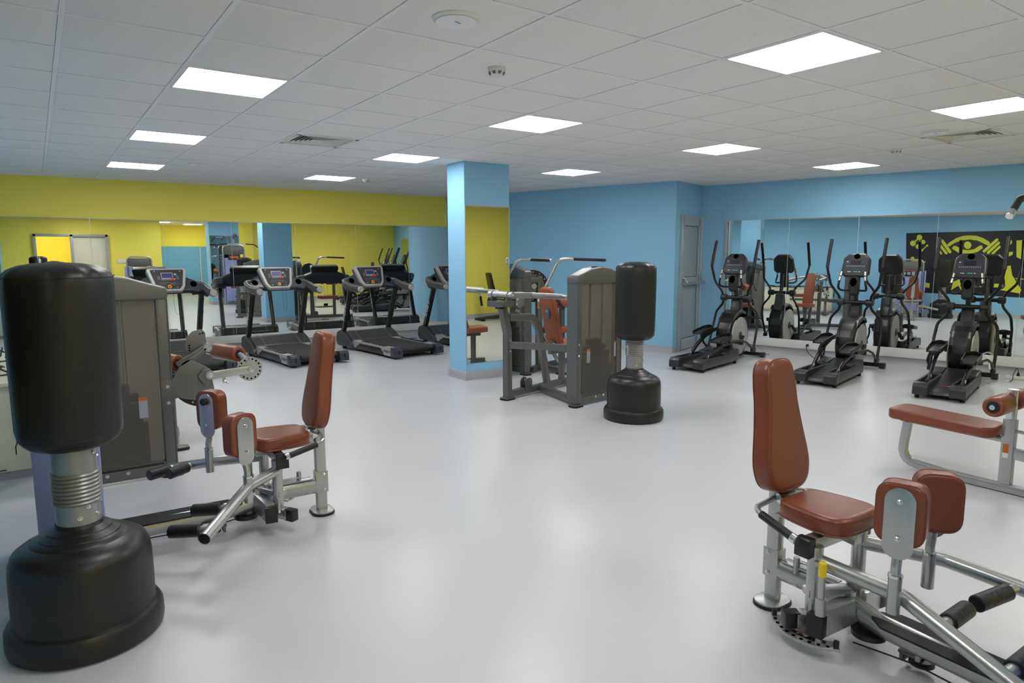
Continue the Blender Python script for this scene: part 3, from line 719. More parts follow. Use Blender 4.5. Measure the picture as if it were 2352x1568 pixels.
        for zb in (.225, .095):
            if zb > .2 and kn: MB().cyl(pc+n*.023+Vector((0, 0, zb+.003)), pc+n*.05+Vector((0, 0, zb+.003)), .020, 14, bev=.004).build('knob', 'black', t)
            else: bolt(pc+n*.024+Vector((0, 0, zb)), n, .0095, .010).build('bolt', 'chrome', t)
    for z in (.155, .245):
        for s in (-1, 1): bolt((-.01, s*.0285, z-.01), (0, s, 0), .009, .008).build('bolt', 'chrome', t)
    # weight tower at the far end
    MB().rect([(T, -.31, .02), (T, -.31, 1.44), (T, .31, 1.44), (T, .31, .02)], .045, .06, fil=.13, up=(1, 0, 0), r=.015).build('tower_frame', 'silver', t)
    MB().prism(rpoly([(-.285, 1.20), (-.27, 1.17), (.27, 1.17), (.285, 1.20), (.285, 1.40), (-.285, 1.40)], .05), .10, YZ(T), bev=.02).build('tower_cap', 'gun', t)
    MB().box((T-.055, 0, 1.10), (.006, .36, .15), bev=.002).build('instruction_placard', 'poster', t)
    pc = MB()
    for k in range(3): pc.box((T-.0585, .10-.10*k, 1.10), (.001, .07, .09-.02*k))
    pc.build('placard_print', 'labelgrey', t)
    MB().box((T-.0585, .0, 1.165), (.001, .34, .012)).build('placard_heading', 'orange', t)
    MB().box((T-.045, 0, .60), (.006, .56, 1.12), bev=.002).build('tower_shield', 'lav', t)
    MB().box((T+.12, 0, .60), (.006, .56, 1.12), bev=.002).build('tower_shield', 'lav', t)
    for s in (-1, 1): MB().prism(rrect(.25, 1.14, .02, 3, T+.005, .60), .03, XZ(s*.355), bev=.01).build('side_shield', 'lav', t)
    ws = MB()
    for k in range(12): ws.box((T+.035, 0, .10+.032*k), (.085, .40, .028), bev=.003)
    ws.build('weight_stack', 'stack', t)
    return t
thigh_machine((1.27, 3.76), 178, 'silver thigh machine with brown pads at left, in front of the large heavy bag', [
    dict(path=[(.28, .15, .345), (.45, .27, .325), (.72, .62, .235)], pegs=[((.565, .42, .28), (.72, .30, .262)), ((.68, .57, .25), (.84, .45, .235))]),
    dict(path=[(.28, -.15, .345), (.50, -.27, .325), (.74, -.50, .26)], pegs=[((.62, -.39, .29), (.76, -.30, .285)), ((.70, -.47, .27), (.85, -.40, .265))])],
    [(.455, .27, 118, .415, False, .02), (.56, -.20, 38, .465, True, .02)], 1.205)
thigh_machine((2.5, 1.61), -92, 'silver thigh machine with brown pads at lower right, nearest the camera', [
    dict(path=[(.28, -.15, .345), (.58, -.10, .315), (1.0, -.21, .225)], pegs=[((.72, -.13, .28), (.70, .10, .265)), ((.93, -.19, .245), (.92, .06, .235))]),
    dict(path=[(.28, .15, .345), (.52, .33, .315), (.98, .48, .235)], pegs=[((.74, .40, .275), (.70, .17, .262)), ((.95, .46, .24), (.93, .20, .232))])],
    [(.575, -.15, -74, .445, False, .015), (.535, .17, 128, .430, False, .02)], 1.2)

# ------------------------------------------------------------------ weight tower with smoked shield (three machines)
def tower(t, O, rz, post_side, W=.66, D=.14, stickers=True):
    """O: near bottom corner on the post side; width runs away from it, depth behind. local frame built as matrix"""
    m = Matrix.Translation((*O, 0)) @ Matrix.Rotation(R(rz), 4, 'Z')
    s = post_side                                         # +1: post at x=0 and shield towards +x ; -1: towards -x
    fx = lambda x: s*x
    P = MB()
    for x in (.037, W-.0): P.box((fx(x), .055, .62), (.07, .075, 1.18), m, bev=.006)
    P.box((fx(W/2), .055, .065), (W, .06, .09), m, bev=.005)
    P.build('tower_frame', 'gun', t)
    cap = rpoly([(-.004, 1.205), (-.004, 1.285), (.10, 1.315), (.22, 1.355), (.36, 1.372), (.50, 1.355), (.60, 1.32), (W+.04, 1.275), (W+.04, 1.205)], .025, 4)
    q = [(fx(a), b) for a, b in cap]
    co = MB().prism(q, D+.006, m @ XZ(D*.5+.012), bev=.02, seg=3).build('tower_cap', 'gun', t)
    MB().prism(rrect(.15, .045, .02, 3, fx(.36), D*.55), .004, m @ XY(1.3705)).build('cap_recess', 'dark', co)
    MB().prism([(fx(.085), .09), (fx(.085), 1.205), (fx(W-.03), 1.205), (fx(W-.03), .09)], .006, m @ XZ(.028)).build('smoked_shield', 'smoke', t, 'smoked see-through shield')
    MB().prism([(fx(.02), .06), (fx(.02), 1.205), (fx(W+.02), 1.205), (fx(W+.02), .06)], .006, m @ XZ(D-.015)).build('rear_sheet', 'sheet', t)
    for x in (.004, W+.032): MB().box((fx(x), D*.5+.01, .65), (.006, D-.005, 1.12), m).build('side_sheet', 'gun', t)
    rods = MB()
    for x in (.27, .46): rods.cyl(m @ Vector((fx(x), .09, .06)), m @ Vector((fx(x), .09, 1.25)), .012, 10)
    rods.build('guide_rod', 'chrome', t)
    wt = MB()
    for k in range(13): wt.box((fx(.36), .082, .095+.034*k), (.40 if k < 9 else .34, .08, .0325), m, bev=.001)
    wt.box((fx(.345), .09, .56), (.28, .09, .05), m, bev=.004).box((fx(.335), .09, .62), (.16, .08, .06), m, bev=.004)
    wt.build('weight_stack', 'stack', t)
    MB().cyl(m @ Vector((fx(.36), .07, .60)), m @ Vector((fx(.36), .082, .60)), .01, 10).build('selector_pin', 'chrome', t)
    if stickers:
        a = MB().box((fx(.185), .0235, .485), (.052, .001, .12), m); a.build('warning_label', 'labelgrey', t)
        MB().box((fx(.185), .0225, .555), (.054, .0012, .022), m).build('label_heading', 'orange', t)
        MB().box((fx(W-.06), .0235, .52), (.03, .001, .14), m).build('warning_label', 'labelgrey', t)
        MB().box((fx(W-.06), .0225, .60), (.03, .0012, .018), m).build('label_heading', 'orange', t)
    for x, z in ((.035, .62), (.035, .51), (.30, .07), (.42, .07)):
        if x < .1 or True: bolt(m @ Vector((fx(x), .017 if x < .1 else .023, z)), m.to_3x3() @ Vector((0, -1, 0)), .0115, .009).build('bolt', 'chrome', t)
    pl = MB().box((fx(.035), .016, .565), (.078, .006, .19), m, bev=.002); pl.build('joint_plate', 'gun', t)
    for x in (.035, W-.02):
        MB().prism(rrect(.13, .10, .03, 4, fx(x), .05), .010, m @ XY(.022), bev=.003).build('foot_plate', 'gun', t)
        MB().prism(rrect(.14, .11, .035, 4, fx(x), .05), .016, m @ XY(.008), bev=.003).build('foot_pad', 'rubber', t)
    for x, w_ in ((.33, .09), (.45, .10)): MB().box((fx(x), D+.013, 1.27), (w_, .002, .07), m).build('paper_notice', 'print', t)
    return m

# ------------------------------------------------------------------ shoulder press (middle)
sp = thing('shoulder_press', 'dark grey seated press machine with tan pads in the middle, right of the pillar', 'weight machine', (3.91, 5.66, 0), 13.4)
A = MB()
A.rect([(0, 0, .02), (0, 0, .70), (-.075, 0, .96)], .07, .075, fil=.12, up=(1, 0, 0), r=.008); A.build('main_post', 'gun', sp)
MB().prism(rrect(.14, .11, .03, 4), .012, XY(.022), bev=.003).build('foot_plate', 'gun', sp)
MB().prism(rrect(.15, .12, .035, 4), .016, XY(.008), bev=.003).build('foot_pad', 'rubber', sp)
yk = MB().box((-.10, 0, 1.0), (.19, .20, .055), bev=.008)
for s in (-1, 1): yk.prism(rpoly([(-.16+.03, .97), (-.03, .97), (-.05, 1.13), (-.11, 1.13)], .03, 5), .012, frame((-.01, s*.105, 0), (1, 0, 0), (0, 0, 1)), bev=.003)
yk.build('yoke', 'gun', sp)
pv = MB().cyl((-.09, -.16, 1.09), (-.09, .16, 1.09), .034, 20); pv.build('pivot_tube', 'silver', sp)
for s in (-1, 1): bolt((-.09, s*.16, 1.09), (0, s, 0), .018, .014).build('bolt', 'chrome', sp)
for s in (-1, 1):
    a = MB(); a.rect([(-.08, s*.05, 1.085), (.32, s*.08, 1.07)], .045, .06, r=.006)
    a.tube([(.28, s*.085, 1.07), (.58, s*.26, 1.045), (.88, s*.30, 1.02), (1.17, s*.30, 1.0)], .031, 14, fil=.14); a.build('press_arm', 'silver', sp)
    a = MB().tube([(1.12, s*.30, 1.0), (1.12, s*.30, .95), (1.14, s*.30, .84)], .012, 10, fil=.02); a = a.build('handle', 'silver', sp)
    MB().cyl((1.132, s*.30, .91), (1.152, s*.30, .78), .017, 14).build('hand_grip', 'grip', a); MB().cyl((1.152, s*.30, .78), (1.155, s*.30, .765), .018, 14).build('grip_end', 'chrome', a)
MB().rect([(.02, 0, .855), (.40, 0, .83), (.50, 0, .72), (.66, 0, .06)], .055, .075, fil=.14, up=(0, 0, 1), r=.008).build('seat_frame', 'gun', sp)
MB().rect([(.0, 0, .055), (1.08, 0, .055)], .06, .07, r=.006).build('base_beam', 'gun', sp)
MB().rect([(.92, 0, .06), (.92, 0, .44)], .06, .06, up=(1, 0, 0)).beam((.70, 0, .42), (1.02, 0, .42), .05, .05).build('seat_post', 'gun', sp)
MB().box((1.08, 0, .016), (.08, .34, .03), bev=.008).build('front_foot', 'rubber', sp)
th = math.atan2(.20, .70)
bf = frame((.725, 0, .79), (0, 1, 0), (-math.sin(th), 0, math.cos(th)))
pad(sp, 'backrest', rpoly([(-.095, -.36), (.095, -.36), (.095, .10), (.078, .36), (-.078, .36), (-.095, .10)], .05, 4), .07, bf, 'leather_o')
MB().box((.66, 0, .86), (.02, .06, .13), bev=.01).box((.745, 0, .52), (.05, .06, .05), bev=.006).build('pad_bracket', 'gun', sp)
bolt((.65, -.0, .875), (-1, 0, 0), .013, .01).build('bolt', 'chrome', sp); bolt((.735, -.033, .52), (0, -1, 0), .012, .01).build('bolt', 'chrome', sp)
pad(sp, 'seat', rpoly([(-.16, -.15), (.16, -.17), (.16, .17), (-.16, .15)], .06, 4), .075, frame((.93, 0, .485), (1, 0, .06), (0, 1, 0)), 'leather_o')
pu = MB().cyl((.30, -.02, .13), (.30, .02, .13), .045, 20); pu = pu.build('pulley', 'black', sp)
MB().prism(rpoly([(.245, .05), (.355, .05), (.355, .16), (.33, .19), (.27, .19), (.245, .16)], .03), .008, XZ(-.035), bev=.002).prism(rpoly([(.245, .05), (.355, .05), (.355, .16), (.33, .19), (.27, .19), (.245, .16)], .03), .008, XZ(.035), bev=.002).build('pulley_bracket', 'gun', pu)
MB().cyl((.20, -.012, 1.0), (.20, .012, 1.0), .055, 24).build('cable_wheel', 'silver', sp)
MB().tube([(.16, 0, 1.0), (.155, 0, .90), (.15, 0, .87)], .003, 6).tube([(.255, 0, 1.0), (.26, 0, .13)], .003, 6).build('cable', 'rubber', sp)
MB().ball((.16, 0, .90), .028, 12).build('cable_stop', 'gun2', sp)
# brace that bows round to the tower, in local coordinates
def to_local(root, p):
    a = root.rotation_euler.z; d = Vector(p)-root.location
    return Vector((d.x*math.cos(a)+d.y*math.sin(a), -d.x*math.sin(a)+d.y*math.cos(a), d.z))
L_ = lambda p: to_local(sp, p)
MB().rect([L_((3.93, 5.64, .57)), L_((4.22, 5.36, .56)), L_((4.30, 5.20, .56)), L_((4.275, 4.99, .56))], .045, .07, fil=.16, r=.006).build('bowed_brace', 'gun', sp)
MB().rect([L_((4.42, 5.77, .055)), L_((4.28, 5.0, .055))], .06, .07, r=.006).build('cross_beam', 'gun', sp)
for z in (.62, .51): bolt((.0, -.037, z), (0, -1, 0), .013, .011).build('bolt', 'chrome', sp)
bolt(L_((4.395, 5.70, .07)), (0.3, -1, 0), .013, .011).build('bolt', 'chrome', sp)
o_ = L_((4.235, 4.93, 0)); tower(sp, (o_.x, o_.y), 8-13.4, 1)

# ------------------------------------------------------------------ leg extension machine (left, behind the thigh machine)
lm = thing('leg_machine', 'grey leg curl machine with brown rollers behind the large heavy bag', 'weight machine', (.72, 5.6, 0), 0)
o_ = (.70-.72, 4.965-5.6); tower(lm, o_, 0, -1)
X = lambda pts: [(a-.72, b) for a, b in pts]
MB().prism(rpoly(X([(.76, .52), (.86, .69), (.91, .71), (1.045, .625), (1.06, .56), (1.082, .42), (1.02, .395), (.93, .385), (.84, .41), (.76, .46)]), .02), .02, XZ(.0), bev=.004).build('side_plate', 'gun2', lm)
MB().prism(rpoly(X([(.955, .575), (1.0, .62), (1.045, .625), (1.07, .60), (1.07, .55), (1.01, .48)]), .02), .02, XZ(-.03), bev=.003).build('pivot_plate', 'gun2', lm)
n = 20; c0 = (1.02-.72, .58)
cam_p = [(c0[0]+.262*math.cos(R(178+104*k/n)), c0[1]+.262*math.sin(R(178+104*k/n))) for k in range(n+1)]+[(c0[0]+.205*math.cos(R(282-104*k/n)), c0[1]+.205*math.sin(R(282-104*k/n))) for k in range(n+1)]
MB().prism(cam_p, .035, XZ(.045), bev=.004).build('cam', 'black', lm)
for a in (195, 245, 268): bolt((c0[0]+.236*math.cos(R(a)), .026, c0[1]+.236*math.sin(R(a))), (0, -1, 0), .008, .006).build('bolt', 'chrome', lm)
MB().cyl((1.045-.72, .09, .575), (1.045-.72, -.05, .575), .034, 20).build('pivot_hub', 'silver', lm); bolt((1.045-.72, -.05, .575), (0, -1, 0), .02, .012).build('bolt', 'chrome', lm)
tp = rpoly(X([(.895, .80), (.91, .87), (.955, .915), (1.02, .925), (1.045, .90), (1.05, .78), (.99, .74), (.91, .73)]), .03)
MB().prism(tp, .012, XZ(.06), bev=.003).build('range_plate', 'gun2', lm)
hl = MB()
for a, b in ((1.025, .895), (1.005, .89), (.925, .805), (.925, .785), (.925, .765)): hl.cyl((a-.72, .052, b), (a-.72, .0535, b), .0065, 10)
hl.build('range_holes', 'dark', lm, kind='stuff')
MB().beam((1.045-.72, .02, .785), (.845-.72, .02, .665), .022, .06, up=(0, 1, 0)).beam((1.045-.72, .02, .785), (.845-.72, .02, .665), .022, .06).build('upper_arm', 'gun2', lm)
MB().cyl((1.045-.72, .06, .785), (1.045-.72, -.01, .785), .032, 18).build('arm_hub', 'silver', lm); bolt((1.045-.72, -.01, .785), (0, -1, 0), .018, .012).build('bolt', 'chrome', lm)
MB().beam((1.05-.72, -.01, .565), (1.35-.72, -.01, .585), .026, .062, bev=.006).build('lower_arm', 'silver', lm)
MB().cyl((1.355-.72, .03, .585), (1.355-.72, .018, .585), .098, 36).build('index_disc', 'silver', lm)
dh = MB()
for k in range(16):
    a = 2*PI*k/16+.1; dh.cyl((1.355-.72+.080*math.cos(a), .0175, .585+.080*math.sin(a)), (1.355-.72+.080*math.cos(a), .0165, .585+.080*math.sin(a)), .0075, 8)
dh.build('index_hole', 'dark', lm)
MB().cyl((1.355-.72, .03, .585), (1.355-.72, -.03, .585), .026, 16).build('disc_hub', 'silver', lm); bolt((1.355-.72, -.03, .585), (0, -1, 0), .018, .012).build('bolt', 'chrome', lm)
MB().box((1.15-.72, -.01, .52), (.025, .02, .05), bev=.004).cyl((1.15-.72, -.01, .515), (1.17-.72, -.05, .50), .006, 8).build('stop_pin', 'chrome', lm)
def roller(t, a, b, r, m='leather', core=.022):
    a, b = Vector(a), Vector(b); d = (b-a).normalized(); L = (b-a).length
    q = d.to_track_quat('Z', 'Y').to_matrix().to_4x4(); q.translation = a
    g = lambda al, z: .03*math.sin(24*al)*max(0, 1-min(z, L-z)/.02)
    ro = MB().lathe([(core+.012, .004), (r*.80, -.001), (r*.95, .008), (r, .02), (r, L-.02), (r*.95, L-.008), (r*.80, L+.001), (core+.012, L-.004)], 48, q, wob=g).build('foam_roller', m, t, sharp=60)
    MB().cyl(a-d*.003, b+d*.003, core+.012, 20).build('roller_ring', 'black', ro)
    MB().cyl(a-d*.012, b+d*.012, core*.7, 16).build('roller_end', 'chrome', ro); return ro
roller(lm, (1.30-.72, .10, .70), (1.185-.72, .42, .70), .066)
MB().cyl((1.30-.72, .10, .70), (1.345-.72, .02, .645), .022, 14).build('roller_stub', 'silver', lm)
roller(lm, (.845-.72, .10, .665), (.72-.72, .40, .68), .066); MB().cyl((.845-.72, .10, .665), (.86-.72, .01, .66), .022, 14).build('roller_stub', 'silver', lm)
b = MB().rect([(-.02, -.05, .055), (.12, .42, .055), (.12, .95, .055)], .06, .07, fil=.1).rect([(.05, .55, .05), (.05, .55, .42)], .06, .06, up=(1, 0, 0)).rect([(.05, .05, .40), (.05, .90, .40)], .055, .06).rect([(.05, .05, .05), (.05, .05, .42)], .06, .06, up=(1, 0, 0)); b.build('base_frame', 'gun2', lm)
MB().prism(rpoly(X([(.70, .47), (.76, .52), (1.0, .60), (1.02, .52), (.78, .40), (.70, .36)]), .02), .05, XZ(.03), bev=.004).build('support_beam', 'gun', lm)
pad(lm, 'seat', rpoly([(-.2, -.19), (.2, -.19), (.2, .19), (-.2, .19)], .06), .075, frame((-.08, .72, .50), (1, 0, 0), (0, 1, 0)))
for x, y in ((.10, .05), (.12, .92)):
    MB().prism(rrect(.11, .09, .03, 4, x, y), .010, XY(.022), bev=.003).build('foot_plate', 'gun2', lm); MB().prism(rrect(.12, .10, .035, 4, x, y), .016, XY(.008), bev=.003).build('foot_pad', 'rubber', lm)

# ------------------------------------------------------------------ rear machine right of the pillar, with long black hand grips
rm = thing('arm_machine', 'dark grey machine with high black hand grips just right of the pillar', 'weight machine', (5.0, 6.62, 0), 0)
tower(rm, (-.135, .05), -84, -1, W=.62, D=.11, stickers=False)
L_ = lambda p: Vector(p)-Vector((5.0, 6.62, 0))
MB().rect([L_((5.26, 6.90, .02)), L_((5.26, 6.90, 1.22))], .06, .075, up=(1, 0, 0)).build('main_post', 'gun', rm)
MB().rect([L_((4.98, 6.80, 1.17)), L_((5.30, 6.92, 1.17))], .05, .07).build('top_beam', 'gun', rm)
cx = Vector(L_((5.19, 6.94, 1.09)))
wn = Vector((-.35, -.93, 0)).normalized()
MB().cyl(cx+wn*.01, cx-wn*.03, .205, 44).build('range_wheel', 'black', rm, 'black range wheel')
MB().cyl(cx+wn*.022, cx+wn*.01, .150, 36).build('range_disc', 'gun2', rm)
wq = wn.to_track_quat('Z', 'Y').to_matrix().to_4x4(); wq.translation = cx
hb = MB()
for k in range(12):
    a = 2*PI*k/12; hb.cyl(wq @ Vector((.178*math.cos(a), .178*math.sin(a), .008)), wq @ Vector((.178*math.cos(a), .178*math.sin(a), .014)), .009, 8)
for k in range(6):
    a = 2*PI*k/6+.3; hb.cyl(wq @ Vector((.075*math.cos(a), .075*math.sin(a), .02)), wq @ Vector((.075*math.cos(a), .075*math.sin(a), .026)), .009, 8)
hb.build('wheel_bolts', 'chrome', rm); MB().cyl(cx, cx+wn*.07, .035, 18).build('wheel_hub', 'silver', rm)
for (p0, p1, p2, g0, g1) in (((5.33, 6.86, 1.08), (5.50, 6.80, 1.43), None, (5.70, 6.75, 1.43), (6.17, 6.65, 1.412)),
                             ((4.785, 6.92, 1.20), (4.785, 6.70, 1.43), None, (4.90, 6.60, 1.43), (5.13, 6.52, 1.42))):
    pa = MB().tube([L_(p0), L_(p1), L_(g0)], .020, 14, fil=.13).build('grip_arm', 'silver', rm)
    g = MB().cyl(L_(g0), L_(g1), .0195, 16).build('hand_grip', 'grip', pa); d = (Vector(g1)-Vector(g0)).normalized()
    MB().cyl(Vector(L_(g1)), Vector(L_(g1))+d*.02, .016, 12).cyl(Vector(L_(g0))-d*.012, Vector(L_(g0)), .021, 14).build('grip_end', 'chrome', g)
MB().tube([L_((5.36, 6.86, 1.0)), L_((5.50, 6.80, .86))], .018, 12).build('lower_arm', 'gun', rm); MB().cyl(L_((5.45, 6.82, .93)), L_((5.57, 6.76, .80)), .02, 12).build('hand_grip', 'grip', rm)
MB().rect([L_((5.03, 6.75, .05)), L_((5.30, 6.90, .05)), L_((6.15, 7.15, .05))], .06, .07).rect([L_((5.26, 6.90, .05)), L_((5.30, 6.45, .05))], .06, .07).build('base_frame', 'gun', rm)
MB().beam(L_((5.30, 6.86, .46)), L_((5.40, 6.60, .06)), .05, .03).build('foot_strut', 'silver', rm)
MB().box(L_((5.30, 6.46, .012)), (.12, .12, .022), bev=.006).box(L_((6.15, 7.15, .012)), (.12, .12, .022), bev=.006).build('foot_pad', 'rubber', rm)
roller(rm, L_((5.60, 6.95, .86)), L_((5.86, 6.98, .86)), .075, 'leather_o')
MB().rect([L_((5.75, 7.03, .05)), L_((5.75, 7.03, .80))], .06, .06, up=(1, 0, 0)).build('rear_post', 'gun', rm)
pad(rm, 'seat', rpoly([(-.2, -.17), (.2, -.17), (.2, .17), (-.2, .17)], .05), .075, frame(L_((5.60, 7.0, .50)), (1, 0, 0), (0, 1, 0)), 'leather_o')
MB().box(L_((5.62, 6.75, .255)), (.45, .30, .02), bev=.006).box(L_((5.70, 6.59, .27)), (.10, .02, .10), bev=.004).build('foot_rest', 'black', rm)
lb = MB().box(L_((5.225, 6.862, .88)), (.03, .002, .14)).build('warning_label', 'print', rm); MB().box(L_((5.225, 6.8605, .855)), (.026, .001, .075)).build('label_heading', 'orange', rm)
MB().tube([L_((5.33, 6.89, 1.0)), L_((5.34, 6.89, .10))], .003, 6).build('cable', 'rubber', rm)
MB().prism(rpoly([(-.05, .03), (.05, .03), (.05, .13), (.03, .17), (-.03, .17), (-.05, .13)], .03), .05, frame(L_((5.34, 6.90, 0)), (1, 0, 0), (0, 0, 1)), bev=.004).build('pulley_bracket', 'gun', rm)

# ------------------------------------------------------------------ pulldown machine cut by the right edge
pdm = thing('pulldown_machine', 'silver pulldown machine with brown bench and rollers, cut by the right edge', 'weight machine', (4.9, 2.2, 0), -90)
# local x runs towards the tower (world -y); local y = world +x
MB().rect([(.02, 0, .335), (-.01, 0, .055), (.30, 0, .031), (1.15, 0, .031)], .055, .06, fil=.11, up=(1, 0, 0), r=.02).build('base_frame', 'silver', pdm)
MB().rect([(-.02, 0, .348), (.62, 0, .335)], .05, .035, r=.012).build('bench_rail', 'silver', pdm)
MB().rect([(.62, 0, .06), (.62, 0, .47)], .065, .075, up=(1, 0, 0), r=.02).build('roller_post', 'silver', pdm)
MB().rect([(.62, 0, .45), (.62, 0, .66)], .045, .055, up=(1, 0, 0), r=.012).build('inner_post', 'chrome', pdm)
hp = MB()
for k in range(5): hp.cyl((.643, -.0, .50+.03*k), (.646, -.0, .50+.03*k), .006, 8)
hp.build('adjust_hole', 'dark', pdm)
pad(pdm, 'bench_pad', rpoly([(-.30, -.10), (-.27, -.14), (.30, -.14), (.34, -.08), (.34, .08), (.30, .14), (-.27, .14), (-.30, .10)], .05, 5), .07, frame((.23, 0, .392), (1, 0, -.03), (0, 1, 0)), bev=.02)
MB().cyl((.60, -.03, .575), (.60, .34, .575), .02, 12).build('roller_axle', 'chrome', pdm)
roller(pdm, (.60, -.24, .575), (.60, -.04, .575), .062); roller(pdm, (.60, .05, .575), (.60, .25, .575), .062)
MB().beam((.62, 0, .26), (1.15, 0, .24), .035, .07).beam((.62, 0, .40), (1.15, 0, .40), .02, .02).build('cross_brace', 'silver', pdm)
MB().box((.6175, -.034, .29), (.03, .001, .055)).build('label_heading', 'orange', pdm); MB().box((.6175, -.034, .245), (.03, .001, .03)).build('warning_label', 'print', pdm)
MB().rect([(1.15, -.30, .02), (1.15, -.30, 1.78), (1.15, .30, 1.78), (1.15, .30, .02)], .05, .06, fil=.15, up=(1, 0, 0), r=.015).build('tower_frame', 'silver', pdm)
MB().prism(rpoly([(-.27, 1.50), (.27, 1.50), (.27, 1.74), (-.27, 1.74)], .05), .10, YZ(1.15), bev=.02).build('tower_cap', 'gun', pdm)
MB().box((1.09, 0, 1.42), (.006, .34, .15), bev=.002).build('instruction_placard', 'poster', pdm); MB().box((1.0865, 0, 1.42), (.001, .25, .07)).build('placard_print', 'orange', pdm)
MB().box((1.11, 0, .75), (.006, .54, 1.3)).box((1.22, 0, .75), (.006, .54, 1.3)).build('tower_shield', 'lav', pdm)
ws = MB()
for k in range(14): ws.box((1.165, 0, .10+.034*k), (.08, .40, .03), bev=.003)
ws.build('weight_stack', 'stack', pdm)
MB().rect([(1.15, 0, 1.76), (1.05, 0, 2.06), (.70, 0, 2.12)], .05, .07, fil=.12, up=(0, 0, 1)).build('top_boom', 'silver', pdm)
pw = MB()
for x, z in ((.75, 2.07), (1.05, 2.0)): pw.cyl((x, -.012, z), (x, .012, z), .05, 24)
pw.build('pulley', 'black', pdm)
MB().tube([(.73, 0, 2.05), (.73, 0, 1.82)], .003, 6).build('cable', 'rubber', pdm)
lbx = .73
bar = MB().tube([(lbx, -.62, 1.70), (lbx, -.505, 1.79), (lbx, 0, 1.82), (lbx, .505, 1.79), (lbx, .62, 1.70)], .014, 14, fil=.05); bar = bar.build('pull_bar', 'chrome', pdm)
for s in (-1, 1):
    MB().tube([(lbx, s*.60, 1.7155), (lbx, s*.505, 1.79), (lbx, s*.26, 1.8045)], .0185, 14, fil=.05).build('bar_grip', 'grip', bar)
    MB().cyl((lbx, s*.595, 1.7195), (lbx, s*.632, 1.6905), .0215, 16, bev=.003).build('bar_end', 'chrome', bar)
hg = MB().tube([(.84, -.30, 2.02), (.78, -.37, 1.97), (.735, -.39, 1.90)], .012, 10, fil=.03).build('hook_handle', 'grip', pdm)
MB().beam((1.02, -.05, 2.03), (.84, -.30, 2.02), .03, .03).build('hook_bracket', 'silver', pdm)
for x, y in ((1.1, 0),): MB().box((x+.06, 0, .009), (.10, .10, .018), bev=.004).build('foot_pad', 'rubber', pdm)

